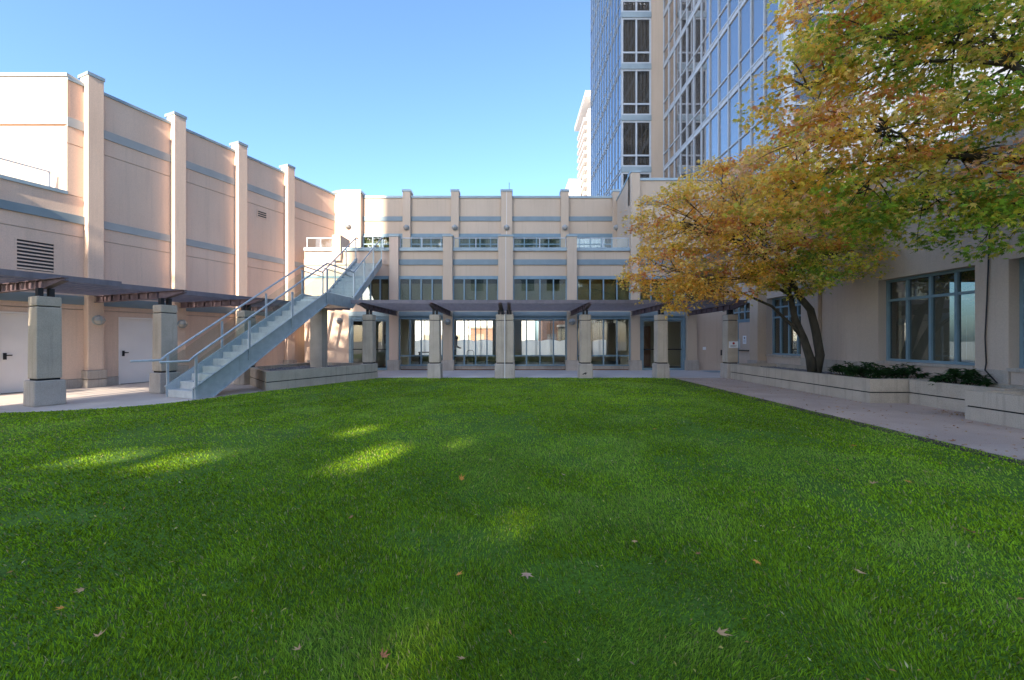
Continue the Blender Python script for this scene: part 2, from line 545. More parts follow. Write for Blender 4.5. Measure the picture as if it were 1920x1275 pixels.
# ================================================================== LEFT BUILDING
lb = thing('stucco_hall', 'tall peach stucco hall with pilasters and blue-grey bands beside the metal stairs', 'building', LW(2, 0, 0))
PIL_A = [-4.56, -2.28, 0.0, 2.28, 4.56, 6.84]
PW = 0.37
A_END = 9.92
MB().box(-7.5, A_END, -.6, -.03, 0, 5.80, LW).build('wall_core', STUCCO3, lb)
MB().box(-.36, A_END, -.6, -.031, 5.80, 9.20, LW).build('wall_core', STUCCO3, lb)
edges = [-7.5] + [x for a in PIL_A for x in (a, a + PW)] + [A_END]
doors = [(-1.633, -.74, 2.17), (.88, 1.83, 2.15)]
for bi in range(0, len(edges), 2):
    a0, a1 = edges[bi], edges[bi + 1]
    hi = a0 > -.1
    ds = [d for d in doors if a0 < d[0] < a1]
    if ds:
        d = ds[0]
        spans = [(a0, d[0] - .05, .28, 2.36), (d[1] + .05, a1, .28, 2.36), (d[0] - .05, d[1] + .05, d[2] + .05, 2.36)]
        pl = [(a0, d[0] - .05), (d[1] + .05, a1)]
    else:
        spans = [(a0, a1, .28, 2.36)]
        pl = [(a0, a1)]
    for s in spans:
        MB().box(s[0], s[1], -.03, 0, s[2], s[3], LW).build('wall_panel', STUCCO, lb)
    for s in pl:
        MB().box(s[0], s[1], -.03, .025, 0, .265, LW).build('plinth', CONCB, lb, .01)
    zs = [(2.385, 2.52), (2.78, 4.56), (4.585, 4.97), (5.21, 5.78 if not hi else 7.31)]
    if hi:
        zs += [(7.335, 7.83), (8.10, 9.20)]
    lou = a0 < -1.3 < a1
    for z0, z1 in zs:
        if lou and z0 == 2.78:
            for q in [(a0, -1.38, z0, z1), (-.60, a1, z0, z1), (-1.38, -.60, z0, 3.38), (-1.38, -.60, 4.26, z1)]:
                MB().box(q[0], q[1], -.03, 0, q[2], q[3], LW).build('wall_panel', STUCCO, lb)
        else:
            MB().box(a0, a1, -.03, 0, z0, z1, LW).build('wall_panel', STUCCO, lb)
    MB().box(a0, a1, -.03, .03, 2.52, 2.78, LW).build('band', BAND, lb)
    MB().box(a0, a1, -.03, .035 if hi else .07, 4.97, 5.21, LW).build('band', BANDL if hi else BAND, lb)
    if hi:
        MB().box(a0, a1, -.03, .035, 7.83, 8.10, LW).build('band', BANDL, lb)
        MB().box(a0, a1, -.62, .05, 9.20, 9.29, LW).build('coping', COPING, lb)
    else:
        MB().box(a0, a1 if a1 < -1 else a1 - .36, -.62, .05, 5.78, 5.88, LW).build('coping', COPING, lb)
# short return of the upper wall before the first tall pilaster
for z0, z1, mt, pr in [(5.80, 7.31, STUCCO, 0), (7.335, 7.83, STUCCO, 0), (7.83, 8.10, BANDL, .035), (8.10, 9.20, STUCCO, 0), (9.20, 9.29, COPING, .05)]:
    MB().box(-.36, -.004, -.0305, pr, z0, z1, LW).build('wall_panel' if mt is STUCCO else ('band' if mt is BANDL else 'coping'), mt, lb)
for a in PIL_A:
    top = 9.52 if a > -.1 else 5.80
    MB().box(a, a + PW, -.2, .25, .52, top, LW).build('pilaster', STUCCO, lb, .012)
    MB().box(a - .05, a + PW + .05, -.1, .32, 0, .24, LW).box(a - .05, a + PW + .05, -.1, .32, .255, .52, LW).build('pilaster_base', CONCB, lb, .015)
    if a > -.1:
        MB().box(a - .02, a + PW + .02, -.3, .27, top, top + .10, LW).build('pilaster_cap', COPING, lb)
# doors
for d0, d1, zt in doors:
    fr = MB()
    fr.box(d0 - .05, d0, -.1, .012, 0, zt + .05, LW).box(d1, d1 + .05, -.1, .012, 0, zt + .05, LW).box(d0, d1, -.1, .012, zt, zt + .05, LW)
    dr = MB().box(d0 + .004, d1 - .004, -.09, -.022, .015, zt - .004, LW).build('door', DOORW, lb)
    fr.build('door_frame', DOORW, dr)
    MB().box(d0 + .05, d0 + .11, -.022, .0, .92, 1.10, LW).box(d0 + .05, d0 + .20, .012, .035, 1.02, 1.05, LW).tube([LW(d0 + .08, -.03, 1.035), LW(d0 + .08, .035, 1.035)], .018).build('handle', DARK, dr)
    MB().box(d0 + .004, d1 - .004, -.1, -.02, 0, .014, LW).build('threshold', DARK, dr)
# louvre and vent
lo = MB().box(-1.37, -.61, -.0295, -.020, 3.39, 4.25, LW).build('louvre', DARK, lb)
for q in ((-1.38, -1.345, 3.38, 4.26), (-.635, -.60, 3.38, 4.26), (-1.345, -.635, 3.38, 3.41), (-1.345, -.635, 4.23, 4.26)):
    MB().box(q[0], q[1], -.0298, .008, q[2], q[3], LW).build('louvre_frame', STUCCO, lo)
for k in range(8):
    z = 3.435 + k * .1
    MB().hexa([LW(-1.345, .004, z), LW(-.635, .004, z), LW(-.635, -.018, z + .012), LW(-1.345, -.018, z + .012),
               LW(-1.345, .004, z + .034), LW(-.635, .004, z + .034), LW(-.635, -.018, z + .046), LW(-1.345, -.018, z + .046)]).build('louvre_slat', STUCCO, lo)
vt = MB().box(5.52, 5.98, .0, .02, 6.80, 7.14, LW).build('vent', STUCCO, lb)
for k in range(3):
    MB().box(5.56, 5.94, .021, .026, 6.86 + k * .09, 6.91 + k * .09, LW).build('vent_slot', DARK, vt)
# lit upper block that faces the camera
MB().box(-24, -13.28, 11.90, 17, 5.2, 7.86).build('upper_block', STUCCO, lb)
MB().box(-24, -13.22, 11.84, 17, 7.88, 9.28).build('upper_block', STUCCO, lb)
MB().box(-24, -13.20, 11.80, 17.1, 9.28, 9.38).build('coping', COPING, lb)
MB().box(-7.5, -.4, -6, -.62, 5.2, 5.5, LW).build('roof_deck', CONC, lb)
MB().box(-.3, A_END, -6, -.62, 8.6, 8.9, LW).build('roof_deck', CONC, lb)
# roof rail on the low part
rr = thing('roof_railing', 'glass roof railing on the low parapet at the far left', 'railing', LW(-3, -.3, 5.88))
for a in (-5.6, -4.2, -2.9, -1.62, -.62):
    MB().box(a - .02, a + .02, -.32, -.28, 5.88, 6.38, LW).build('post', FRAMEW, rr)
for a0, a1 in zip((-5.6, -4.2, -2.9, -1.62), (-4.2, -2.9, -1.62, -.62)):
    MB().box(a0 + .03, a1 - .03, -.304, -.296, 5.92, 6.34, LW).build('pane', RAILG, rr)
MB().box(-5.6, -.6, -.325, -.275, 6.38, 6.42, LW).build('top_rail', FRAMEW, rr)

# ================================================================== BACK BUILDING
YF, YW = 18.8, 19.0
bb = thing('courtyard_building', 'low rose stucco building with glazed ground floor across the far end of the lawn', 'building', (0, YW, 0))
PX = [-9.4, -5.59, -3.04, -.30, 2.84, 5.84, 8.5]
PWD = [.36, .43, .45, .70, .46, .42, .46]
fb = lambda s, d, z: (s, YW - d, z)
fu = lambda s, d, z: (s, 21.55 - d, z)


def bay(i):
    return PX[i] + PWD[i] / 2, PX[i + 1] - PWD[i + 1] / 2


# lower pilasters
for i, (x, w) in enumerate(zip(PX, PWD)):
    top = 9.36 if i == 5 else (2.79 if i in (0, 6) else 6.34)
    mt = STUCCO if i < 2 else STUCCO2
    MB().box(x - w / 2, x + w / 2, YF, YW + .3, .50, top).build('pilaster', mt, bb, .012)
    MB().box(x - w / 2 - .07, x + w / 2 + .07, YF - .07, YW + .2, 0, .50).build('pilaster_base', CONCB, bb, .02)
    if 0 < i < 6:
        MB().box(x - w / 2 - .025, x + w / 2 + .025, YF - .025, YW + .32, top, top + .09).build('pilaster_cap', COPING, bb)
MB().box(-.305, -.285, YF - .006, YF + .002, .5, 6.34).build('joint_cover', WHITE, bb)

# window bays of the front plane
for i in (0, 1, 2, 3, 4, 5):
    x0, x1 = bay(i)
    if i == 0:
        x0 = -9.9
    mt = STUCCO if i < 1 else STUCCO2
    ends = [(2.80, 3.10), (4.50, 5.03), (5.29, 5.69)]
    for z0, z1 in ends:
        if i == 0:
            MB().box(x0, x1, YW, YW + .3, z0, z1).build('wall_panel', mt, bb)
        else:
            MB().box(x0, x1, YW, YW + .3, z0, z1).build('wall_panel', mt, bb)
    MB().box(x0, x1, YW - .05, YW + .3, 5.03, 5.29).build('band', BAND if i else STUCCO, bb)
    if i < 5:
        MB().box(x0, x1, YW - .08, YW + .32, 5.69, 5.85).build('coping', COPING, bb)
    if i in (1, 2, 3, 4):
        window(bb, fb, x0, x1, .22, 2.50, 4, (.70,), .06, .09, gm=GLASS)
        MB().box(x0, x1, YW - .02, YW + .3, .06, .215).build('sill', CONCB, bb)
        MB().box(x0, x1, YW + .01, YW + .3, 0, .06).build('kick_strip', WOOD, bb)
        MB().box(x0, x1, YW - .06, YW + .3, 2.58, 2.80).build('lintel_band', COPING, bb)
        MB().box(x0, x1, YW - .01, YW + .3, 2.50, 2.58).build('lintel_shadow_strip', FRAME, bb)
    wx0 = x0 if i else -7.2
    window(bb, fb, wx0, x1, 3.10, 4.40, 4 if i else 3, (), .06, .09)
    if i == 0:
        MB().box(x0, wx0, YW, YW + .3, 3.10, 4.40).build('wall_panel', mt, bb)
    MB().box(x0, x1, YW - .03, YW + .3, 4.40, 4.50).build('head_trim', FRAME, bb)
    # roller blinds behind the upper panes
    step = (x1 - wx0) / (4 if i else 3)
    for k in range(4 if i else 3):
        MB().box(wx0 + k * step + .03, wx0 + (k + 1) * step - .03, YW + .16, YW + .165, 3.12 if k % 3 else 3.3, 4.16).build('blind', BLIND, bb)
    MB().box(wx0, x1, YW + .28, YW + .30, 3.10, 4.40).build('blind_backing', FARG, bb)
    # glass railing on the parapet
    if i in (0, 1, 2, 3, 4):
        spans = [(x0, x1)] if i else [(-9.85, -8.5)]
        for (r0, r1) in spans:
            gr = thing('parapet_railing', ['short glass railing on the sunlit parapet left of the stair top',
                                           'glass parapet railing in the first terrace bay right of the stair top',
                                           'glass parapet railing just left of the white-jointed central pier',
                                           'glass parapet railing just right of the white-jointed central pier',
                                           'glass parapet railing at the right, beside the yellow tree'][i], 'railing', ((r0 + r1) / 2, YW + .1, 5.85))
            MB().box(r0, r1, YW + .08, YW + .13, 6.32, 6.36).build('top_rail', FRAMEW, gr)
            k = 2
            for q in range(k + 1):
                px = r0 + .03 + (r1 - r0 - .06) * q / k
                MB().box(px - .02, px + .02, YW + .085, YW + .125, 5.85, 6.32).build('post', FRAMEW, gr)
            for q in range(k):
                p0 = r0 + .03 + (r1 - r0 - .06) * q / k; p1 = r0 + .03 + (r1 - r0 - .06) * (q + 1) / k
                MB().box(p0 + .025, p1 - .025, YW + .101, YW + .109, 5.88, 6.31).build('pane', RAILG, gr)
# pier at the stair head, ground wall and door bays
MB().box(-8.5, -8.1, YF, YW + .9, 5.2, 6.42).build('stair_pier', STUCCO, bb, .01)
MB().box(-9.9, -7.78, YW, YW + .3, 0, 2.80).build('wall_panel', STUCCO, bb)
for i, (dx0, dx1) in ((0, (-7.76, -5.81)), (5, (6.07, 8.25))):
    MB().box(dx0 - .02, dx1, YW - .06, YW + .3, 2.58, 2.80).build('lintel_band', COPING, bb)
    MB().box(dx0 - .02, dx1, YW - .012, YW + .3, 2.50, 2.58).build('lintel_shadow_strip', FRAME, bb)
    fr = MB()
    fr.box(dx0, dx0 + .14, YW - .07, YW + .05, 0, 2.5).box(dx1 - .14, dx1, YW - .07, YW + .05, 0, 2.5).box(dx0 + .14, dx1 - .14, YW - .07, YW + .05, 2.42, 2.5)
    mid = (dx0 + dx1) / 2
    g = fr.build('door_frame', FRAME, bb)
    for (l0, l1) in ((dx0 + .14, mid), (mid, dx1 - .14)):
        lf = MB()
        lf.box(l0 + .005, l0 + .06, YW - .04, YW, .02, 2.41).box(l1 - .06, l1 - .005, YW - .04, YW, .02, 2.41).box(l0 + .06, l1 - .06, YW - .04, YW, 2.34, 2.41).box(l0 + .06, l1 - .06, YW - .04, YW, .02, .12)
        le = lf.build('glass_door', FRAME, bb)
        MB().box(l0 + .055, l1 - .055, YW - .024, YW - .016, .115, 2.345).build('pane', GLASS, le)
        MB().box(l0 + .05, l1 - .05, YW - .085, YW - .045, .98, 1.03).build('push_bar', DARK, le)
# ---- ground floor room seen through the glass
MB().box(-9.8, 10.2, YW + .3, 27.2, -.04, .02).build('room_floor', ROOMF, bb)
MB().box(-9.8, 10.2, YW + .3, 27.2, 2.80, 3.0).build('room_ceiling', WHITE, bb)
MB().box(-9.9, -9.8, YW + .3, 27.2, 0, 2.8).build('room_wall', ROOMW, bb)
MB().box(10.2, 10.3, YW + .3, 27.2, 0, 2.8).build('room_wall', ROOMW, bb)
FO = [(-6.65, -4.5), (-3.83, -1.27), (.61, 3.65), (5.42, 6.43)]
xs = [-9.8] + [v for o in FO for v in o] + [10.2]
for k in range(0, len(xs), 2):
    MB().box(xs[k], xs[k + 1], 27.0, 27.2, .02, 2.8).build('room_wall', ROOMW, bb)
for (o0, o1) in FO:
    MB().box(o0, o1, 27.0, 27.2, .02, .38).build('room_wall', ROOMW, bb)
    window(bb, lambda s, d, z: (s, 27.12 - d, z), o0, o1, .38, 2.8, 3 if o1 - o0 > 1.5 else 2, (), .05, .06, FRAME, GLASS)
    # frosted film with a wavy top on the far panes
    poly = [(o0 + .05, .43)]
    poly += [(o1 - .05, .43)]
    for k in range(24, -1, -1):
        s = o0 + .05 + (o1 - o0 - .1) * k / 24
        poly.append((s, 1.36 + .12 * abs(math.sin((s - o0) * 2.4)) ** .8))
    MB().prism(poly, 27.03, 27.034, lambda p, q, t: (p, t, q)).build('frosted_film', FILM, bb)
# partitions making the left lobby and right lobby
MB().box(-9.8, -5.75, 22.2, 22.3, .02, 2.8).build('room_wall', ROOMW, bb)
MB().box(5.9, 10.2, 21.6, 21.7, .02, 2.8).build('room_wall', ROOMW, bb)
MB().box(6.6, 7.5, 21.54, 21.6, .02, 2.2).build('inner_door', WOOD, bb)
MB().box(-7.1, -6.75, 22.15, 22.2, 1.25, 1.75).build('wall_picture', WOOD, bb)
# ---- terrace and upper wall
MB().box(-9.9, 5.6, YW + .3, 21.55, 5.05, 5.2).build('terrace_floor', CONC, bb)
UP = [-5.67, -3.07, -.29, 2.84, 5.6]
UW = [.42, .42, .60, .42, .36]
for i, (x, w) in enumerate(zip(UP, UW)):
    MB().box(x - w / 2, x + w / 2, 21.38, 21.9, 5.2, 9.42).build('upper_pilaster', STUCCO2, bb, .012)
    MB().box(x - w / 2 - .025, x + w / 2 + .025, 21.355, 21.95, 9.42, 9.54).build('pilaster_cap', COPING, bb)
MB().box(-.30, -.28, 21.374, 21.382, 5.3, 9.42).build('joint_cover', WHITE, bb)
MB().tube([(-.15, 21.5, 9.5), (-.15, 21.5, 9.95)], .012).build('aerial', DARK, bb)
ue = [(-8.05, UP[0] - .21)] + [(UP[i] + UW[i] / 2, UP[i + 1] - UW[i + 1] / 2) for i in range(4)]
for i, (x0, x1) in enumerate(ue):
    for z0, z1 in ((7.20, 7.88), (8.13, 9.12)):
        MB().box(x0, x1, 21.55, 21.85, z0, z1).build('upper_wall_panel', STUCCO2, bb)
    MB().box(x0, x1, 21.51, 21.85, 7.88, 8.13).build('band', BAND, bb)
    MB().box(x0, x1, 21.50, 21.90, 9.12, 9.24).build('coping', COPING, bb)
    MB().box(x0, x1, 21.52, 21.85, 7.06, 7.20).build('head_trim', FRAME, bb)
    MB().box(x0, x1, 21.55, 21.85, 5.2, 5.42).build('upper_wall_panel', STUCCO2, bb)
    window(bb, fu, x0, x1, 5.42, 7.06, 4, (6.62,), .06, .09, gm=WGLASS)
    mb = MB()
    kk = 40
    for k in range(kk):
        s0 = x0 + (x1 - x0) * k / kk; s1 = x0 + (x1 - x0) * (k + 1) / kk
        w0 = 21.72 + .03 * math.sin(k * 1.9); w1 = 21.72 + .03 * math.sin((k + 1) * 1.9)
        mb.hexa([(s0, w0, 5.42), (s1, w1, 5.42), (s1, w1 + .01, 5.42), (s0, w0 + .01, 5.42), (s0, w0, 7.0), (s1, w1, 7.0), (s1, w1 + .01, 7.0), (s0, w0 + .01, 7.0)])
    mb.build('curtain', CURT, bb)
MB().box(-8.05, 5.6, 21.9, 27, 5.2, 9.1).build('upper_core', STUCCO3, bb)
MB().box(-9.9, 10.3, 27.0, 27.2, 2.8, 5.2).build('rear_wall', STUCCO3, bb)
MB().box(-9.9, 10.3, YW + .32, 27.0, 4.9, 5.04).build('terrace_slab', CONC, bb)

# rounded stair tower at the inner corner
tw = []
for k in range(13):
    t = math.pi / 2 * k / 12
    tw.append((-8.9 - 1.2 * math.sin(t), 22.4 - 1.2 * math.cos(t)))
poly = [(-8.07, 21.2)] + tw + [(-10.1, 24.5), (-8.07, 24.5)]
st = thing('stair_tower', 'sunlit round-cornered stucco stair tower in the corner above the stairs', 'tower', (-9, 22, 0))
MB().prism(poly, 4.9, 9.30, lambda p, q, t: (p, q, t)).build('tower_wall', STUCCO, st)
pc = [(-8.03, 21.16)] + [(-8.9 - 1.24 * math.sin(math.pi / 2 * k / 12), 22.4 - 1.24 * math.cos(math.pi / 2 * k / 12)) for k in range(13)] + [(-10.14, 24.5), (-8.03, 24.5)]
MB().prism(pc, 9.30, 9.44, lambda p, q, t: (p, q, t)).build('coping', COPING, st)

# ================================================================== RIGHT WING
rw = thing('side_wing', 'shaded grey-brown stucco wing with large windows along the right-hand walkway', 'building', (10.3, 12, 0))
fr_ = lambda s, d, z: (10.62 - d, s, z)
WX = 10.3
# taller end block that meets the courtyard building
MB().box(5.62, 10.6, YW, YW + .35, 5.85, 7.9).build('end_wall', STUCCO2, rw)
MB().box(6.07, 10.6, YW - .04, YW + .35, 7.9, 8.12).build('band', BAND, rw)
MB().box(6.07, 10.6, YW, YW + .35, 8.12, 9.05).build('end_wall', STUCCO2, rw)
MB().box(6.07, 10.6, YW - .05, YW + .4, 9.05, 9.17).build('coping', COPING, rw)
MB().hexa([(5.63, YW + .05, 5.85), (5.95, YW + .05, 5.85), (5.95, 21.4, 5.85), (5.63, 21.4, 5.85),
           (5.63, YW + .05, 9.30), (5.95, YW + .05, 9.30), (5.95, 21.4, 8.9), (5.63, 21.4, 8.9)]).build('return_wall', STUCCO2, rw)
MB().hexa([(5.60, YW + .05, 9.30), (5.98, YW + .05, 9.30), (5.98, 21.4, 8.9), (5.60, 21.4, 8.9),
           (5.60, YW + .05, 9.39), (5.98, YW + .05, 9.39), (5.98, 21.4, 8.99), (5.60, 21.4, 8.99)]).build('coping', COPING, rw)
# grey recess wall beside the door
MB().box(8.73, 10.3, YW, YW + .3, 0, 2.80).build('recess_wall', STUCCO3, rw)
MB().box(9.1, 9.24, YW - .03, YW, .98, 1.12).build('switch_plate', PAPER, rw)
MB().box(9.95, 10.12, YW - .1, YW, .72, .98).build('wall_box', DARK, rw)
MB().box(8.8, 10.0, 17.6, 18.6, .004, .016).build('door_mat', FRAME, rw)
# long wall: (y0, y1) solid stretches and openings
ZT = 6.0
for (y0, y1) in [(2.0, 5.2), (8.26, 8.86), (11.2, 14.2), (16.1, 17.1), (19.0, 19.3)]:
    MB().box(WX, WX + .5, y0, y1, 0, 3.12).build('long_wall', STUCCO3, rw)
MB().box(WX, WX + .5, 2.0, 19.3, 3.12, 5.2).build('long_wall', STUCCO3, rw)
MB().box(WX - .04, WX + .5, 2.0, 18.98, 5.2, 5.45).build('band', BAND, rw)
MB().box(WX, WX + .5, 2.0, 18.98, 5.45, ZT).build('long_wall', STUCCO3, rw)
MB().box(WX - .06, WX + .56, 2.0, 18.94, ZT, ZT + .1).build('coping', COPING, rw)
for (y0, y1, c) in [(5.2, 8.26, 5), (8.86, 11.2, 4), (14.2, 16.1, 4)]:
    MB().box(WX, WX + .5, y0, y1, 0, .80).build('long_wall', STUCCO3, rw)
    MB().box(WX - .05, WX + .34, y0, y1, .80, .87).build('sill', CONCB, rw)
    window(rw, fr_, y0, y1, .87, 3.12, c, (2.55,) if y0 > 8.3 and y0 < 14 else (2.35, 2.75), .065, .1, gm=DGLASS)
    # room behind
    MB().box(WX + .55, WX + 3.2, y0 - .3, y1 + .3, .7, .8).build('room_floor', ROOMF, rw)
    MB().box(WX + 3.2, WX + 3.3, y0 - .3, y1 + .3, .8, 3.2).build('room_wall', ROOMW, rw)
    MB().box(WX + .9, WX + .94, y0 + .1, y0 + .45, .85, 3.1).build('curtain', CURT, rw)
    MB().box(WX + .55, WX + 3.2, y0 - .3, y1 + .3, 3.12, 3.2).build('room_ceiling', ROOMW, rw)
# plinth course and pilasters of the long wall
for (y0, y1) in [(8.22, 8.90), (11.3, 13.2), (13.95, 14.15)]:
    MB().box(WX - .06, WX, y0, y1, 0, .82).build('plinth', CONCB, rw, .01)
MB().box(WX - .12, WX, 13.25, 13.9, .82, 5.2).build('pilaster', STUCCO3, rw, .01)
MB().box(WX - .18, WX, 13.2, 13.95, 0, .82).build('pilaster_base', CONCB, rw, .015)
MB().box(WX - .36, WX, 16.12, 16.66, .62, 5.2).build('pilaster', STUCCO2, rw, .012)
MB().box(WX - .43, WX, 16.05, 16.73, 0, .62).build('pilaster_base', CONCB, rw, .02)
# service door on the long wall with transom grid
window(rw, lambda s, d, z: (WX + .06 - d, s, z), 17.15, 19.0, 2.32, 3.12, 4, (2.70,), .055, .08, gm=DGLASS)
sd = MB()
sd.box(WX - .01, WX + .06, 17.15, 17.23, 0, 2.32).box(WX - .01, WX + .06, 18.10, 18.18, 0, 2.32).box(WX - .01, WX + .06, 17.23, 18.10, 2.24, 2.32)
s_ = MB().box(WX + .01, WX + .05, 17.235, 18.095, .01, 2.235).build('service_door', STUCCO3, rw)
sd.build('door_frame', FRAME, s_)
MB().box(WX - .045, WX + .0, 17.3, 18.03, .96, 1.01).build('push_bar', DARK, s_)
MB().box(WX - .03, WX + .01, 17.98, 18.04, 1.1, 1.5).build('pull_handle', FRAMEW, s_)
MB().box(WX + .02, WX + .4, 18.18, 19.0, 0, 2.32).build('long_wall', STUCCO3, rw)
MB().tube([(WX - .03, 8.55, 4.9), (WX - .03, 8.57, 3.6), (WX - .04, 8.60, 2.4), (WX - .035, 8.64, 1.5), (WX - .035, 8.62, .95), (WX - .085, 8.6, .80), (WX - .085, 8.35, .5)], .014, 6).build('cable', DARK, rw)
MB().box(WX + .5, WX + 14, 2.0, 19.3, 5.6, 5.9).build('roof', CONC, rw)

# ================================================================== GLASS TOWER
gt = thing('glass_tower', 'tall blue glass tower with stucco pier rising behind the right corner', 'tower', (9, 27, 0))
FH = 3.487
Z0 = 13.0 - 2 * FH
NF = 11
ZTOP = Z0 + NF * FH
MB().box(7.6, 30, 27.3, 37.4, 0, ZTOP).build('core', FARG, gt)
MB().box(10.6, 30, 15.5, 27.3, 6.1, ZTOP).build('core', FARW, gt)
MB().box(9.42, 10.28, 26.98, 27.3, 3.0, ZTOP).build('pier', STUCCO2, gt)
fz = lambda s, d, z: (s, 27.05 - d, z)
for k in range(NF):
    z = Z0 + k * FH
    MB().box(7.42, 9.42, 26.90, 27.2, z - .20, z + .17).build('spandrel', FRAMEW if False else COPING, gt)
    if k < 7:
        window(gt, fz, 7.42, 9.42, z + .17, z + FH - .20, 2, (z + .95,), .11, .1, FRAMEW, CGLASS)
        mb = MB()
        for q in range(30):
            s0 = 7.5 + q * .062; s1 = s0 + .062
            w0 = 27.13 + .012 * math.sin(q * 1.7); w1 = 27.13 + .012 * math.sin((q + 1) * 1.7)
            mb.hexa([(s0, w0, z + .2), (s1, w1, z + .2), (s1, w1 + .01, z + .2), (s0, w0 + .01, z + .2), (s0, w0, z + FH - .2), (s1, w1, z + FH - .2), (s1, w1 + .01, z + FH - .2), (s0, w0 + .01, z + FH - .2)])
        mb.build('curtain', CURTB, gt)
    else:
        MB().box(7.42, 9.42, 27.0, 27.1, z + .17, z + FH - .2).build('window', TGLASS, gt)
# receding glass side on the right: 13 columns of panes, three rows a floor
YS = [15.3 + .9 * k for k in range(14)]
mb = MB(); mb2 = MB()
for y in YS:
    mb.box(10.235, 10.30, y - .022, y + .022, 6.1, ZTOP)
for k in range(NF):
    z = Z0 + k * FH
    if z < 5.5:
        continue
    mb2.box(10.25, 10.32, 15.3, 26.97, z - .16, z - .09).box(10.25, 10.32, 15.3, 26.97, z + .09, z + .16).box(10.28, 10.34, 15.3, 26.97, z - .09, z + .09)
    mb.box(10.25, 10.30, 15.3, 26.97, z + .98, z + 1.04)
g1 = mb.build('mullions', FRAMEW, gt)
mb2.build('floor_bands', FRAMEW, gt)
for k in range(NF):
    z = Z0 + k * FH
    if z < 5.5:
        continue
    for i in range(13):
        for (za, zb) in ((z + .16, z + .98), (z + 1.04, z + FH - .16)):
            if z < 22:
                dd = random.uniform(-.004, .004)
                MB().hexa([(10.30, YS[i] + .028, za), (10.32, YS[i] + .028, za), (10.32, YS[i + 1] - .028, za), (10.30 + dd, YS[i + 1] - .028, za),
                           (10.30 - dd * .5, YS[i] + .028, zb), (10.32, YS[i] + .028, zb), (10.32, YS[i + 1] - .028, zb), (10.30 + dd * .5, YS[i + 1] - .028, zb)]).build('pane', TGLASS, gt)
MB().box(10.31, 10.34, 15.3, 26.97, 22, ZTOP).build('upper_glass', TGLASS, gt)
# near return face of the tower with curtained windows
MB().box(10.3, 10.62, 15.1, 15.4, 6.1, ZTOP).build('pier', FRAMEW, gt)
fn = lambda s, d, z: (s, 15.25 - d, z)
for k in range(1, 6):
    z = Z0 + k * FH
    if z < 5.5: continue
    MB().box(10.62, 13.2, 15.15, 15.5, z - .2, z + .17).build('spandrel', COPING, gt)
    window(gt, fn, 10.62, 13.2, z + .17, z + FH - .2, 2, (z + .95,), .11, .1, FRAMEW, CGLASS)
    MB().box(10.62, 13.2, 15.42, 15.45, z + .17, z + FH - .2).build('curtain', CURTB, gt)
# left glass side: narrow panes seen edge-on, built as one glazed sheet with real mullions
MB().box(7.43, 7.46, 27.06, 37.4, 3.0, ZTOP).build('side_glazing', SGLASS, gt)
mb = MB()
for k in range(13):
    y = 27.06 + k * (10.34 / 12)
    mb.box(7.38, 7.43, y - .025, y + .025, 3.0, ZTOP)
for k in range(NF):
    z = Z0 + k * FH
    mb.box(7.39, 7.43, 27.06, 37.4, z - .16, z - .09).box(7.39, 7.43, 27.06, 37.4, z + .09, z + .16).box(7.40, 7.43, 27.06, 37.4, z + 1.0, z + 1.05)
mb.build('side_mullions', SFRAME, gt)

# ================================================================== FAR BUILDINGS
fa = thing('apartment_tower', 'sunlit white apartment tower with stacked balconies far behind', 'building', (34, 150, 0))
MB().box(27.2, 48, 142, 160, 0, 84).build('wall', FARW, fa)
MB().box(25.6, 49, 139, 163, 86.8, 88.6).box(28.2, 47, 143, 159, 84, 86.8).build('roof', FARW, fa)
for k in range(27):
    z = 4 + k * 2.95
    MB().box(25.9, 27.2, 143.5, 158.5, z, z + .9).build('balcony', FARW, fa)
    MB().box(27.1, 27.25, 144.5, 157.5, z + .9, z + 2.6).build('balcony_opening', CURTB, fa)
    for x in (28.4, 30.6):
        MB().box(x, x + 1.3, 141.9, 142.05, z + .9, z + 2.3).build('window', FARW if k % 3 else CURT, fa)
fb2 = thing('annex_tower', 'lower sunlit white block beside the far apartment tower', 'building', (24, 158, 0))
MB().box(21.8, 26.2, 152, 165, 0, 62).build('wall', FARW, fb2)
MB().box(21.6, 26.3, 151.8, 165.2, 62, 62.8).build('roof', FARW, fb2)
# street buildings visible through the glazed room
for (nm, lb_, x0, x1, y0, y1, zt, mt) in [
        ('brick_house', 'far brown brick house seen through the second glazed bay', -5.2, -1.85, 50, 56, 2.9, BRICK),
        ('street_building', 'tall brown brick building seen through the third glazed bay', 3.8, 10.5, 50, 57, 4.4, BRICK),
        ('garage_building', 'dark low building seen through the third glazed bay', 5.7, 10, 46.5, 49, 3.0, FARG),
        ('pale_building', 'pale sunlit building across the street behind the glazed room', -40, 3.3, 58, 68, 14, FARW)]:
    t = thing(nm, lb_, 'building', ((x0 + x1) / 2, y0, 0))
    MB().box(x0, x1, y0, y1, 0, zt).build('wall', mt, t)
    MB().box(x0 - .2, x1 + .2, y0 - .2, y1 + .2, zt, zt + .25).build('roof', CONC, t)
    for k in range(int((x1 - x0) / 2.2)):
        MB().box(x0 + .6 + k * 2.2, x0 + 1.7 + k * 2.2, y0 - .03, y0 + .02, 1.0, 2.2).build('window', CURTB, t)

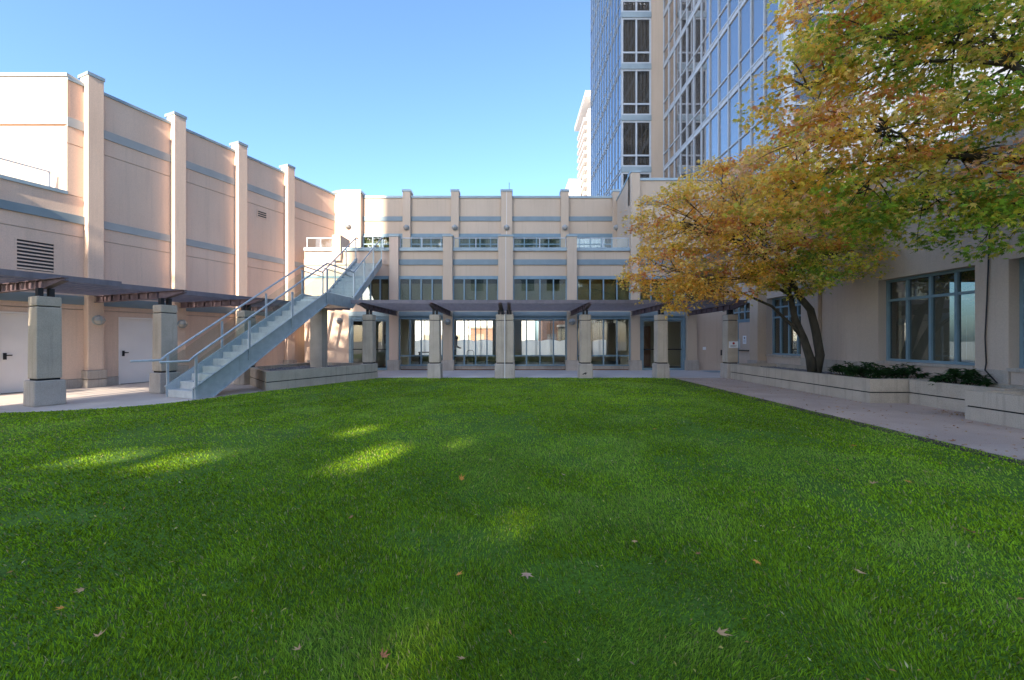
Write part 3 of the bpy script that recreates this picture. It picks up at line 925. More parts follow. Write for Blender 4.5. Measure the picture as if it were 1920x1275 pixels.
# ---- unseen high-rise slab added to shade the court, its holes shaped for sun patches
hr = thing('shade_slab', 'pale office high-rise standing behind the viewer', 'building', (10, -28, 0))
BX0 = -20.5
D0, D1 = -26.0, -25.0
HZ = 68
holes = [(-14.08, -13.12, 15.70, 16.48), (-12.98, -12.04, 15.62, 16.42), (-11.84, -11.22, 16.42, 17.20), (-10.86, -10.14, 15.62, 16.62),
         (-9.95, -9.50, 16.13, 16.80), (-8.56, -8.08, 14.90, 15.50), (-8.66, -8.14, 14.22, 14.80)]
xs = sorted({BX0, 9.0} | {v for h in holes for v in h[:2]})
for x0, x1 in zip(xs[:-1], xs[1:]):
    zc = 0.0
    for h in sorted((h for h in holes if h[0] < (x0 + x1) / 2 < h[1]), key=lambda h: h[2]):
        MB().box(x0, x1, D0, D1, zc, h[2]).build('wall', WHITE, hr)
        zc = h[3]
    MB().box(x0, x1, D0, D1, zc, HZ).build('wall', WHITE, hr)
for i in range(4):
    for j in range(12):
        MB().box(-6.5 + i * 4, -4.5 + i * 4, D1, D1 + .05, 2 + j * 3.6, 4.2 + j * 3.6).build('window', DGLASS, hr)


# ================================================================== PERGOLAS
def beam(mb, f, s0, s1, zb, zt, tip=.75, w=.06):
    """I-beam along s with a tapering outer end; f(s, t, z)."""
    st_ = s1 - tip
    mb.box(s0, st_, -.009, .009, zb + .014, zt - .014, f)
    mb.hexa([f(st_, -.009, zb + .014), f(s1, -.009, zt - .06), f(s1, .009, zt - .06), f(st_, .009, zb + .014),
             f(st_, -.009, zt - .014), f(s1, -.009, zt - .014), f(s1, .009, zt - .014), f(st_, .009, zt - .014)])
    mb.box(s0, s1, -w, w, zt - .014, zt, f)
    mb.box(s0, st_, -w, w, zb, zb + .014, f)
    mb.hexa([f(st_, -w, zb), f(s1, -w, zt - .074), f(s1, w, zt - .074), f(st_, w, zb),
             f(st_, -w, zb + .014), f(s1, -w, zt - .06), f(s1, w, zt - .06), f(st_, w, zb + .014)])
    k = int((s1 - s0) / .45)
    for i in range(1, k):
        s = s0 + i * .45
        if s < st_:
            mb.box(s - .006, s + .006, -w + .004, w - .004, zb + .014, zt - .014, f)


# left pergola
pl_ = thing('pergola', 'dark slatted pergola running along the peach stucco hall at left', 'pergola', LW(0, 2, 2.4))
for a in PIL_A[:-1]:
    ac = a + PW / 2
    b = MB()
    beam(b, lambda s, t, z: LW(ac + t, s, z), .27, 4.55, 2.60, 2.80)
    b.build('beam', BEAMM, pl_)
    MB().box(ac - .13, ac - .045, 3.70 - .06, 3.70 + .06, 2.41, 2.60, LW).box(ac + .045, ac + .13, 3.70 - .06, 3.70 + .06, 2.41, 2.60, LW).box(ac - .17, ac + .17, 3.70 - .13, 3.70 + .13, 2.405, 2.42, LW).build('bearing_post', DARK, pl_)
for k in range(8):
    nn = .42 + k * .46
    a0, a1 = -6.5, 7.6
    if nn > 3.3:
        a1 = -.75
    MB().box(a0, a1, nn - .05, nn + .05, 2.803, 2.94, LW).build('slat', SLATM, pl_)
# back pergola
pb = thing('pergola', 'purple-grey slatted pergola in front of the glazed ground floor', 'pergola', (1, 17, 2.4))
CX = [-5.45, -2.93, -.27, 2.79, 5.68, 8.32]
CYY = 15.2
for i, x in enumerate(CX):
    for xx in ([x] if i != 2 else [x - .16, x + .16]):
        b = MB()
        beam(b, lambda s, t, z: (xx + t, YF - s, z), .02, YF - 14.25, 2.60, 2.80)
        b.build('beam', BEAMM, pb)
        MB().box(xx - .10, xx - .03, CYY - .06, CYY + .06, 2.41, 2.60).box(xx + .03, xx + .10, CYY - .06, CYY + .06, 2.41, 2.60).box(xx - .13, xx + .13, CYY - .12, CYY + .12, 2.405, 2.42).build('bearing_post', DARK, pb)
for k in range(7):
    y = 14.85 + k * .60
    MB().box(-6.0, 8.75, y - .05, y + .05, 2.803, 2.94).build('slat', SLATM, pb)

# ================================================================== CONCRETE COLUMNS
col0 = thing('concrete_column', 'x', 'column', (0, 0, 0), 'concrete columns carrying the pergolas')
MB().taper(0, 0, .51, .49, 0, .56).build('base', CONCB, col0, .025)
MB().taper(0, 0, .35, .35, .55, .60).box(-.175, .175, -.175, .175, 2.17, 2.21).build('reveal', JOINT, col0)
MB().taper(0, 0, .405, .39, .60, 2.18).build('shaft', CONC, col0, .02)
MB().taper(0, 0, .39, .39, 2.20, 2.41).build('cap', CONC, col0, .02)
ang = math.atan2(LU.y, LU.x) - math.pi / 2
spots = [(-4.56, 'stocky concrete column at the far left edge'), (-2.28, 'concrete column on the pavement in front of the first white door'),
         (0.0, 'concrete column beside the foot of the metal stairs'), (2.28, 'concrete column seen behind the stair railing')]
first = True
for a, lab in spots:
    p = LW(a + PW / 2, 3.70, 0)
    if first:
        col0.location = p; col0.rotation_euler = (0, 0, ang); col0['label'] = lab; first = False
    else:
        dup(col0, p, ang, lab)
for i, lab in ((0, 'concrete column standing at the end of the gravel planter'), (1, 'concrete column at lawn edge left of the double column'),
               (3, 'concrete column with a chipped base right of the double column'), (4, 'concrete column at lawn edge under the yellow leaves'),
               (5, 'concrete column with a small sign at the planter end')):
    c = dup(col0, (CX[i], CYY, 0), 0, lab)
    if i == 3:
        ch = MB().prism([(-.16, .16), (-.10, .20), (-.03, .235), (.02, .22), (.05, .225), (.0, .19), (-.02, .15), (-.07, .17), (-.11, .15)], -.2535, -.22, lambda p, q, t: (p, t, q)).build('chip', DARK, None)
        ch.parent = c
dc = thing('concrete_column', 'double concrete column with white joint strip at the centre', 'column', (CX[2], CYY, 0), 'concrete columns carrying the pergolas')
x, y = CX[2], CYY
MB().box(x - .38, x + .38, y - .29, y + .29, 0, .56).build('base', CONCB, dc, .025)
MB().box(x - .30, x + .30, y - .20, y + .20, .555, .60).box(x - .30, x + .30, y - .20, y + .20, 2.17, 2.21).build('reveal', JOINT, dc)
MB().box(x - .335, x + .335, y - .225, y + .225, .60, 2.18).build('shaft', CONC, dc, .015)
MB().box(x - .335, x + .335, y - .225, y + .225, 2.20, 2.41).build('cap', CONC, dc, .015)
MB().box(x - .012, x + .012, y - .297, y - .20, .0, 2.412).build('joint_cover', WHITE, dc)
# plain support under the stair landing
sp = thing('support_column', 'plain concrete column under the stair landing, rising from the gravel', 'column', (-7.15, 14.75, 0))
MB().box(-7.37, -6.93, 14.53, 14.97, .3, 2.62).build('shaft', CONC, sp, .015)

# ================================================================== WALL LAMPS
lamp0 = thing('wall_lamp', 'x', 'lamp', (0, 0, 0), 'round wall lamps')
MB().lathe([(.10, 0), (.15, .0), (.15, .05), (.13, .06)], 20, lambda a, b, h: (a, -h, b)).build('back_plate', COPING, lamp0, smooth=False)
prof = [(.14 * math.cos(t), .06 + .13 * math.sin(t)) for t in [math.pi / 2 * k / 7 for k in range(7)]] + [(.01, .19)]
MB().lathe(prof, 20, lambda a, b, h: (a, -h, b)).build('globe', LAMPG, lamp0, smooth=True)
gd = MB()
for pa in (0, math.pi / 2):
    gd.tube([(.148 * math.cos(t) * math.cos(pa), -(.06 + .14 * math.sin(t)), .148 * math.cos(t) * math.sin(pa)) for t in [math.pi * k / 12 for k in range(13)]], .008, 6)
gd.build('guard', COPING, lamp0)
lamps = []
for a, z, lab in ((0, 2.06, 'round wall lamp between the two white doors'), (2.28, 2.03, 'round wall lamp on the hall pilaster behind the stair foot')):
    lamps.append((LW(a + PW * .62, .25, z), ang + math.pi / 2, lab))
lamps += [((-8.25, YW, 2.38), 0, 'round wall lamp under the stair landing'), ((PX[2], YF, 2.31), 0, 'round wall lamp on the ground-floor pilaster left of the double column'),
          ((PX[4], YF, 2.31), 0, 'round wall lamp on the ground-floor pilaster right of the double column'), ((-8.72, 21.2, 7.5), 0, 'round wall lamp on the sunlit stair tower')]
for i, lab in enumerate(['leftmost round lamp on the shaded upper terrace wall', 'second round lamp from the left on the upper terrace wall', 'round lamp on the white-jointed pier of the upper wall',
                         'fourth round lamp along the upper terrace wall', 'round lamp at the right end of the upper terrace wall, by the yellow leaves']):
    lamps.append(((UP[i], 21.38, 7.48), 0, lab))
for i, (p, rz, lab) in enumerate(lamps):
    if i == 0:
        lamp0.location = p; lamp0.rotation_euler = (0, 0, rz); lamp0['label'] = lab
    else:
        dup(lamp0, p, rz, lab)

# ================================================================== METAL STAIRS
R0 = Vector((-7.81, 9.80, 0)); SD = Vector((.375, .927, 0)).normalized(); SL = Vector((-SD.y, SD.x, 0))


def S1(a, w, z):
    p = R0 + SD * a + SL * w
    return (p.x, p.y, z)


def S2(a, w, z):
    return (-6.2 - w, 15.45 + a, z)


ss = thing('metal_staircase', 'galvanised metal staircase with concrete treads and glass-sided railings climbing to the terrace', 'staircase', (R0.x, R0.y, 0))
RUN1, ZL, W1 = 4.0, 2.97, 1.05
NR1 = 16
ris, trd = ZL / NR1, RUN1 / (NR1 - 1)
for i in range(NR1 - 1):
    MB().box(i * trd - .02, (i + 1) * trd + .01, .0, W1, max(0.0, i * ris - .03), (i + 1) * ris, S1).build('step', STEPM, ss, .008)
RUN2, ZT2, W2 = 3.35, 5.2, 1.10
NR2 = 12
ris2, trd2 = (ZT2 - ZL) / NR2, RUN2 / (NR2 - 1)
for i in range(NR2 - 1):
    MB().box(i * trd2 - .02, (i + 1) * trd2 + .01, .0, W2, ZL + i * ris2 - .03, ZL + (i + 1) * ris2, S2).build('step', STEPM, ss, .008)
# landing
R1 = S1(RUN1, 0, 0); L1 = S1(RUN1, W1, 0)
lp = [(R1[0], R1[1]), (-6.2, 15.45), (-7.3, 15.45), (L1[0], L1[1])]
MB().prism(lp, ZL - .10, ZL, lambda p, q, t: (p, q, t)).build('landing', STEPM, ss)
for (p, q) in ((lp[0], lp[1]), (lp[2], lp[3])):
    dx, dy = q[0] - p[0], q[1] - p[1]
    ln = math.hypot(dx, dy); nx, ny = dy / ln * .05, -dx / ln * .05
    MB().hexa([(p[0], p[1], ZL - .30), (q[0], q[1], ZL - .30), (q[0] + nx, q[1] + ny, ZL - .30), (p[0] + nx, p[1] + ny, ZL - .30),
              (p[0], p[1], ZL + .10), (q[0], q[1], ZL + .10), (q[0] + nx, q[1] + ny, ZL + .10), (p[0] + nx, p[1] + ny, ZL + .10)]).build('landing_fascia', STEEL, ss)
MB().box(-7.3, -6.3, 13.75, 15.4, ZL - .28, ZL - .11).build('landing_beam', STEEL, ss)
for (w0, w1, fo) in ((-.025, 0, -.085), (W1, W1 + .025, W1 + .085)):
    prof = [(-.06, 0), (-.06, .26), (RUN1, ZL + .10), (RUN1, ZL - .30), (.40, 0)]
    MB().prism(prof, w0, w1, lambda p, q, t: S1(p, t, q)).build('stringer', STEEL, ss)
    lo_, hi_ = min(w0, fo), max(w1, fo)
    k1 = (ZL + .10 - .26) / (RUN1 + .06)
    MB().prism([(-.06, .26), (-.06, .275), (RUN1, ZL + .115), (RUN1, ZL + .10)], lo_, hi_, lambda p, q, t: S1(p, t, q)).build('stringer_flange', STEEL, ss)
    MB().prism([(.40, .0), (.38, .0), (RUN1, ZL - .315), (RUN1, ZL - .30)], lo_, hi_, lambda p, q, t: S1(p, t, q)).build('stringer_flange', STEEL, ss)
for (w0, w1, fo) in ((-.025, 0, -.085), (W2, W2 + .025, W2 + .085)):
    prof = [(0, ZL - .30), (0, ZL + .12), (RUN2, ZT2 + .10), (RUN2, ZT2 - .30)]
    MB().prism(prof, w0, w1, lambda p, q, t: S2(p, t, q)).build('stringer', STEEL, ss)
    lo_, hi_ = min(w0, fo), max(w1, fo)
    MB().prism([(0, ZL + .12), (0, ZL + .135), (RUN2, ZT2 + .115), (RUN2, ZT2 + .10)], lo_, hi_, lambda p, q, t: S2(p, t, q)).build('stringer_flange', STEEL, ss)
RH = 1.08
for side in (0, 1):
    w = -.055 if side == 0 else W1 + .055
    w2 = -.055 if side == 0 else W2 + .055
    z1 = lambda a: .17 + a * (ZL - .17) / RUN1
    z2 = lambda a: ZL + .05 + a * (ZT2 - ZL - .05) / RUN2
    path = [S1(-.75, w, .94), S1(-.16, w, .94), S1(0, w, z1(0) + RH - .17), S1(RUN1, w, ZL + RH), S2(0, w2, ZL + RH + .03), S2(RUN2, w2, ZT2 + RH), S2(RUN2 + .25, w2, ZT2 + RH)]
    MB().tube(path, .027, 10).build('handrail', STEEL, ss, smooth=True)
    inner = w + .05 if side == 0 else w - .05
    inner2 = w2 + .05 if side == 0 else w2 - .05
    MB().tube([S1(RUN1 - .1, inner, ZL + .90), S2(0, inner2, ZL + .92)], .016, 8).build('guard_rail', STEEL, ss, smooth=True)
    pa = [0, 1.33, 2.67, 4.0]
    for a in pa:
        MB().box(a - .025, a + .025, w - .02, w + .02, max(0, z1(a) - .2), z1(a) + RH - .19, S1).build('post', STEEL, ss)
    for a0, a1 in zip(pa[:-1], pa[1:]):
        MB().prism([(a0 + .06, z1(a0 + .06) + .10), (a1 - .06, z1(a1 - .06) + .10), (a1 - .06, z1(a1 - .06) + .86), (a0 + .06, z1(a0 + .06) + .76)], w - .005, w + .005, lambda p, q, t: S1(p, t, q)).build('pane', RAILG, ss)
    p2 = [0.03, 1.1, 2.2, 3.3]
    for a in p2:
        MB().box(a - .025, a + .025, w2 - .02, w2 + .02, z2(a) - .25, z2(a) + RH - .04, S2).build('post', STEEL, ss)
    for a0, a1 in zip(p2[:-1], p2[1:]):
        MB().prism([(a0 + .05, z2(a0 + .05) + .10), (a1 - .05, z2(a1 - .05) + .10), (a1 - .05, z2(a1 - .05) + .95), (a0 + .05, z2(a0 + .05) + .95)], w2 - .005, w2 + .005, lambda p, q, t: S2(p, t, q)).build('pane', RAILG, ss)
    A = Vector(S1(RUN1 + .06, w, ZL)); B = Vector(S2(-.05, w2, ZL))
    d = (B - A).normalized(); nn = Vector((d.y, -d.x, 0)) * .005
    MB().hexa([A + nn + Vector((0, 0, .12)), B + nn + Vector((0, 0, .12)), B - nn + Vector((0, 0, .12)), A - nn + Vector((0, 0, .12)),
               A + nn + Vector((0, 0, .95)), B + nn + Vector((0, 0, .95)), B - nn + Vector((0, 0, .95)), A - nn + Vector((0, 0, .95))]).build('pane', RAILG, ss)

# ================================================================== PLANTERS
def planter(name, label, poly, h, wall=.16, groove=True, fill=.40):
    cx = sum(p[0] for p in poly) / len(poly); cy = sum(p[1] for p in poly) / len(poly)
    t = thing(name, label, 'planter', (cx, cy, 0))
    k = len(poly)

    def inset(d):
        out = []
        for i in range(k):
            p0, p1, p2 = Vector(poly[i - 1]), Vector(poly[i]), Vector(poly[(i + 1) % k])
            d1 = (p1 - p0).normalized(); d2 = (p2 - p1).normalized()
            n1 = Vector((-d1.y, d1.x)); n2 = Vector((-d2.y, d2.x))
            b = (n1 + n2); b = b / max(.3, (1 + n1.dot(n2)))
            out.append(tuple(p1 + b * d))
        return out
    inn, gr = inset(wall), inset(.025)
    for nm, outer, z0, z1, mt in (('wall_lower', poly, 0, .235, CONC), ('groove', gr, .235, .262, JOINT), ('wall_upper', poly, .262, h, CONC)):
        mb = MB()
        for i in range(k):
            j = (i + 1) % k
            mb.hexa([(*outer[i], z0), (*outer[j], z0), (*inn[j], z0), (*inn[i], z0), (*outer[i], z1), (*outer[j], z1), (*inn[j], z1), (*inn[i], z1)])
        o = mb.build(nm, mt, t)
        if mt is CONC:
            bm = bmesh.new(); bm.from_mesh(o.data); bmesh.ops.remove_doubles(bm, verts=bm.verts, dist=.0005)
            bm.to_mesh(o.data); bm.free()
    MB().prism(inn, .05, fill, lambda p, q, z: (p, q, z)).build('soil', SOIL, t)
    return t, inn


def pebbles(name, parent, inn, z, count, size):
    P = np.array(inn)
    lo, hi = P.min(0), P.max(0)
    pts = rng.uniform(lo, hi, (count * 3, 2))
    r = np.zeros(len(pts), bool)
    for i in range(len(P)):
        x0, y0 = P[i]; x1, y1 = P[(i + 1) % len(P)]
        r ^= ((y0 > pts[:, 1]) != (y1 > pts[:, 1])) & (pts[:, 0] < (x1 - x0) * (pts[:, 1] - y0) / (y1 - y0 + 1e-12) + x0)
    pts = pts[r][:count]
    oc = np.array([(1, 0, 0), (-1, 0, 0), (0, 1, 0), (0, -1, 0), (0, 0, .7), (0, 0, -.7)])
    of = np.array([(0, 2, 4), (2, 1, 4), (1, 3, 4), (3, 0, 4), (2, 0, 5), (1, 2, 5), (3, 1, 5), (0, 3, 5)])
    k = len(pts)
    s = rng.uniform(.6, 1.5, (k, 1, 3)) * size
    a = rng.uniform(0, 6.28, k)
    v = oc[None] * s
    vx_ = v[..., 0] * np.cos(a)[:, None] - v[..., 1] * np.sin(a)[:, None]
    vy_ = v[..., 0] * np.sin(a)[:, None] + v[..., 1] * np.cos(a)[:, None]
    V = np.stack([vx_ + pts[:, 0:1], vy_ + pts[:, 1:2], v[..., 2] + z + rng.uniform(0, .03, (k, 1))], -1).reshape(-1, 3)
    V -= np.array(ORG[parent.name])[None]
    F = (of[None] + (np.arange(k) * 6)[:, None, None]).reshape(-1)
    o = np_mesh(name, V, F, 3, PEB, parent)
    tag(o, kind='stuff')


lpt, inn = planter('planter', 'long low concrete planter filled with dark gravel under the stairs',
                   [(-6.95, 11.25), (-5.10, 15.12), (-5.75, 15.55), (-8.2, 16.3), (-8.75, 13.2)], .55)
pebbles('gravel', lpt, inn, .41, 2600, .035)
p1, inn1 = planter('planter', 'long concrete planter with tree and shrubs beside the right walkway', [(8.2, 9.12), (10.22, 9.12), (10.22, 15.3), (8.2, 15.3)], .55)
pebbles('gravel', p1, [(8.4, 12.2), (10.0, 12.2), (10.0, 15.1), (8.4, 15.1)], .41, 1800, .03)
p2, _ = planter('planter', 'set-back concrete planter between the two projecting planters at right', [(9.08, 7.35), (10.22, 7.35), (10.22, 9.1), (9.08, 9.1)], .54)
p3, _ = planter('planter', 'nearest concrete planter cut by the right edge of the picture', [(8.3, 3.2), (10.22, 3.2), (10.22, 7.3), (8.3, 7.3)], .53)

# ================================================================== SMALL FIXTURES
sg = thing('notice_sign', 'small white sign with red print on the column by the right planter', 'sign', (CX[5], CYY - .24, 1.3))
MB().box(CX[5] - .15, CX[5] + .19, CYY - .215, CYY - .196, 1.15, 1.40).build('plate', PAPER, sg)
MB().lathe([(.045, 0), (.045, .003)], 16, lambda a, b, h: (CX[5] + .02 + a, CYY - .215 - h, 1.325 + b)).build('red_mark', REDP, sg)
for k in range(3):
    MB().box(CX[5] - .10, CX[5] + .14 - .05 * (k % 2), CYY - .218, CYY - .215, 1.245 - k * .03, 1.258 - k * .03).build('print_line', GREYP, sg)
nt_ = thing('door_notice', 'white paper notice taped to the service door', 'notice', (WX, 17.65, 1.4))
MB().box(WX + .004, WX + .009, 17.52, 17.78, 1.28, 1.64).build('sheet', PAPER, nt_)
MB().box(WX + .001, WX + .004, 17.60, 17.70, 1.50, 1.58).build('print_mark', GREYP, nt_)
for k in range(3):
    MB().box(WX + .001, WX + .004, 17.56, 17.74, 1.44 - k * .045, 1.455 - k * .045).build('print_line', GREYP, nt_)
fl = thing('floodlight', 'small twin floodlight mounted on the right end of the pergola', 'light', (8.2, 14.6, 2.93))
MB().box(8.14, 8.26, 14.55, 14.65, 2.93, 3.0).tube([(8.2, 14.6, 3.0), (8.2, 14.6, 3.08)], .02).build('bracket', DARK, fl)
for dx in (-.09, .09):
    MB().lathe([(.03, 0), (.055, .04), (.06, .12)], 12, lambda a, b, h: (8.2 + dx + a, 14.62 - h, 3.08 + b)).build('lamp_head', DARK, fl)
    MB().lathe([(.05, 0), (.05, .004)], 12, lambda a, b, h: (8.2 + dx + a, 14.499 - h, 3.08 + b)).build('lens', WHITE, fl)


# ---- person inside the room
def skin_figure(name, joints, edges, mats, zcuts, parent):
    me = bpy.data.meshes.new(name)
    me.from_pydata([j[0] for j in joints], edges, [])
    o = bpy.data.objects.new(name, me)
    C.objects.link(o)
    md = o.modifiers.new('skin', 'SKIN')
    for i, j in enumerate(joints):
        sv = me.skin_vertices[0].data[i]
        sv.radius = j[1] if isinstance(j[1], tuple) else (j[1], j[1])
        sv.use_root = (i == 0)
    sb = o.modifiers.new('sub', 'SUBSURF'); sb.levels = 2; sb.render_levels = 2
    dg = bpy.context.evaluated_depsgraph_get()
    m2 = bpy.data.meshes.new_from_object(o.evaluated_get(dg))
    bpy.data.objects.remove(o)
    for mt in mats:
        m2.materials.append(mt)
    for p in m2.polygons:
        p.use_smooth = True
        c = p.center
        p.material_index = zcuts(c)
    o2 = bpy.data.objects.new(name, m2)
    C.objects.link(o2)
    o2.parent = parent
    return o2


SKIN = surf('skin', (0.52, 0.33, 0.24), None, 0.6)
TOP = surf('grey_jumper', (0.42, 0.43, 0.44), (0.36, 0.37, 0.38), 0.9, 8)
TROU = surf('dark_trousers', (0.05, 0.055, 0.07), None, 0.9)
HAIR = surf('dark_hair', (0.03, 0.022, 0.018), None, 0.7)
pe = thing('person', 'person in grey top and dark trousers standing inside behind the second glazed bay', 'person', (-3.42, 23.4, .02))
J = [((0, 0, .86), (.13, .15)), ((.03, 0, 1.02), (.11, .14)), ((.08, 0, 1.20), (.12, .17)), ((.12, 0, 1.33), (.07, .10)), ((.15, 0, 1.40), .05),
     ((.18, 0, 1.47), (.075, .07)), ((.19, 0, 1.56), (.085, .075)),
     ((.12, .17, 1.30), .055), ((.16, .20, 1.05), .045), ((.36, .15, .96), .034), ((.43, .14, .95), .03),
     ((.12, -.17, 1.30), .055), ((.16, -.20, 1.05), .045), ((.36, -.15, .96), .034), ((.43, -.14, .95), .03),
     ((0, .09, .80), .085), ((.04, .10, .46), .06), ((-.02, .10, .10), .042), ((.0, .10, .035), .035), ((.15, .10, .03), .03),
     ((0, -.09, .80), .085), ((.02, -.10, .46), .06), ((-.06, -.10, .10), .042), ((-.04, -.10, .035), .035), ((.11, -.10, .03), .03)]
E = [(0, 1), (1, 2), (2, 3), (3, 4), (4, 5), (5, 6), (3, 7), (7, 8), (8, 9), (9, 10), (3, 11), (11, 12), (12, 13), (13, 14),
     (0, 15), (15, 16), (16, 17), (17, 18), (18, 19), (0, 20), (20, 21), (21, 22), (22, 23), (23, 24)]
skin_figure('body', J, E, [SKIN, TOP, TROU, DARK], lambda c: 3 if c.z < .075 else (2 if c.z < .86 and c.x < .25 else (1 if c.z < 1.37 and c.x < .36 else 0)), pe)
hh = MB().lathe([(.02, .10), (.07, .085), (.095, .04), (.10, -.02), (.09, -.07), (.05, -.09)], 14, lambda a, b, h: (-3.42 + .165 + a * .95, 23.4 + b * .9, .02 + 1.56 + h)).build('hair', HAIR, pe, smooth=True)
ch = thing('chair', 'tubular chair standing inside behind the second glazed bay', 'chair', (-2.45, 23.2, .02))
c0 = Vector((-2.45, 23.2, .02))
MB().box(c0.x - .22, c0.x + .22, c0.y - .22, c0.y + .22, .44, .48).build('seat', GREYP, ch, .01)
MB().tube([(c0.x - .2, c0.y + .22, .46), (c0.x - .2, c0.y + .26, .75), (c0.x - .12, c0.y + .27, .84), (c0.x + .12, c0.y + .27, .84), (c0.x + .2, c0.y + .26, .75), (c0.x + .2, c0.y + .22, .46)], .014).build('back_frame', DARK, ch)
for sx in (-.2, .2):
    for sy in (-.2, .2):
        MB().tube([(c0.x + sx, c0.y + sy, .44), (c0.x + sx * 1.1, c0.y + sy * 1.1, .02)], .012).build('leg', DARK, ch)
de = thing('desk', 'dark desk standing inside behind the leftmost glazed bay', 'desk', (-5.0, 23.6, .02))
MB().box(-5.5, -4.5, 23.3, 23.9, .70, .75).build('top', DARK, de)
for sx in (-5.46, -4.58):
    MB().box(sx, sx + .05, 23.35, 23.85, .02, .70).build('leg', DARK, de)


# ================================================================== TREES AND SHRUBS
def leaf_shape(kind):
    if kind == 'maple':       # five-lobed outline as a fan
        out = []
        tips = [(-80, .55), (-42, .9), (0, 1.0), (42, .9), (80, .55)]
        for i, (a, r) in enumerate(tips):
            out.append((r * math.sin(R(a)), r * math.cos(R(a))))
            if i < 4:
                b = (tips[i][0] + tips[i + 1][0]) / 2
                out.append((.38 * math.sin(R(b)), .38 * math.cos(R(b))))
        pts = [(0, -.12, 0)] + [(x, y, -.14 * (x * x + y * y)) for x, y in out]
        tri = [(0, i, i + 1) for i in range(1, len(pts) - 1)]
    elif kind == 'three':
        pts = [(0, -.25, 0), (-.62, .25, -.08), (-.18, .32, 0), (0, 1, -.14), (.18, .32, 0), (.62, .25, -.08)]
        tri = [(0, 2, 1), (0, 3, 2), (0, 4, 3), (0, 5, 4)]
    else:                     # lanceolate
        pts = [(0, 0, 0), (-.2, .45, .05), (0, .5, -.03), (.2, .45, .05), (0, 1.1, -.12)]
        tri = [(0, 2, 1), (0, 3, 2), (1, 2, 4), (2, 3, 4)]
    return np.array(pts, float), np.array(tri, int)


def leaves_mesh(name, pos, size, yaw, pitch, roll, cols, kind, parent, mat=LEAF):
    pts, tri = leaf_shape(kind)
    k = len(pos)
    v = pts[None] * size[:, None, None]
    cy, sy = np.cos(roll)[:, None], np.sin(roll)[:, None]
    x, y, z = v[..., 0], v[..., 1], v[..., 2]
    x, z = x * cy + z * sy, -x * sy + z * cy
    cp, sp_ = np.cos(pitch)[:, None], np.sin(pitch)[:, None]
    y, z = y * cp - z * sp_, y * sp_ + z * cp
    ca, sa = np.cos(yaw)[:, None], np.sin(yaw)[:, None]
    x, y = x * ca - y * sa, x * sa + y * ca
    V = np.stack([x, y, z], -1) + pos[:, None, :]
    V = V.reshape(-1, 3) - np.array(ORG[parent.name])[None]
    F = (tri[None] + (np.arange(k) * len(pts))[:, None, None]).reshape(-1)
    o = np_mesh(name, V, F, 3, mat, parent, np.repeat(cols, len(pts), 0))
    return tag(o, kind='stuff')


def bez(p0, p1, p2, k):
    return [p0 * (1 - t) ** 2 + p1 * 2 * t * (1 - t) + p2 * t * t for t in [i / k for i in range(k + 1)]]


def make_tree(name, label, base, stems, lobes, per, lper, lsize, kind, flat=.10):
    """stems: list of (points, radii); lobes: (centre, radii, palette, stem index)."""
    t = thing(name, label, 'tree', base)
    tr = MB()
    for pts, rad in stems:
        tr.tube(pts, rad, 10)
    tr.build('trunk', BARK, t, smooth=True)
    br = MB()
    P, Y, PI_, RO, CO, SZ = [], [], [], [], [], []
    for c, r, pal, si in lobes:
        c = Vector(c)
        s = Vector(stems[si][0][-1])
        mid = s.lerp(c, .5) + Vector((random.uniform(-.2, .2), random.uniform(-.2, .2), .25 + .1 * (c - s).length))
        limb = bez(s, mid, c, 10)
        r0 = stems[si][1][-1] * .75
        br.tube(limb, [r0 * (1 - .75 * i / 10) for i in range(11)], 6)
        n_c = int(per * r[0] * r[1] * r[2] ** .5)
        for k in range(n_c):
            while True:
                q = Vector((random.uniform(-1, 1), random.uniform(-1, 1), random.uniform(-1, 1)))
                if .15 < q.length < 1:
                    break
            q = q * (q.length ** -.35)
            if q.length > 1.08: q *= 1.05 / q.length
            e = c + Vector((q.x * r[0], q.y * r[1], q.z * r[2]))
            e.z += -.10 * (q.x ** 2 + q.y ** 2) * r[2]
            if k % 3 == 0:
                a = limb[random.randint(4, 10)]
                m_ = a.lerp(e, .55) + Vector((0, 0, .18))
                tw_ = bez(a, m_, e, 5)
                br.tube(tw_, [.016, .013, .010, .008, .006, .003], 4)
            m = int(lper * random.uniform(.6, 1.35))
            rad = random.uniform(.22, .42)
            ang_ = rng.uniform(0, 6.283, m)
            rr_ = rad * np.sqrt(rng.uniform(0, 1, m))
            droop = -.22 * (rr_ / rad) ** 2 * rad
            tilt = rng.normal(0, .22, 2)
            dx_, dy_ = rr_ * np.cos(ang_), rr_ * np.sin(ang_)
            P.append(np.stack([e.x + dx_, e.y + dy_, e.z + droop + dx_ * tilt[0] + dy_ * tilt[1] + rng.normal(0, flat * .6, m)], -1))
            Y.append(ang_ - math.pi / 2 + rng.normal(0, .6, m))
            PI_.append(rng.normal(-.45, .45, m))
            RO.append(rng.normal(0, .5, m))
            SZ.append(lsize * rng.uniform(.65, 1.25, m))
            cb = np.array(random.choices([p[0] for p in pal], [p[1] for p in pal])[0])
            other = np.array(random.choices([p[0] for p in pal], [p[1] for p in pal], k=m))
            w = (rng.uniform(0, 1, m) < .3)[:, None]
            cc = np.where(w, other, cb[None]) * rng.uniform(.72, 1.25, (m, 1)) * rng.uniform(.92, 1.08, (m, 3))
            CO.append(cc)
    br.build('branches', BARK, t, smooth=True)
    leaves_mesh('foliage', np.concatenate(P), np.concatenate(SZ), np.concatenate(Y), np.concatenate(PI_), np.concatenate(RO), np.concatenate(CO), kind, t)
    return t


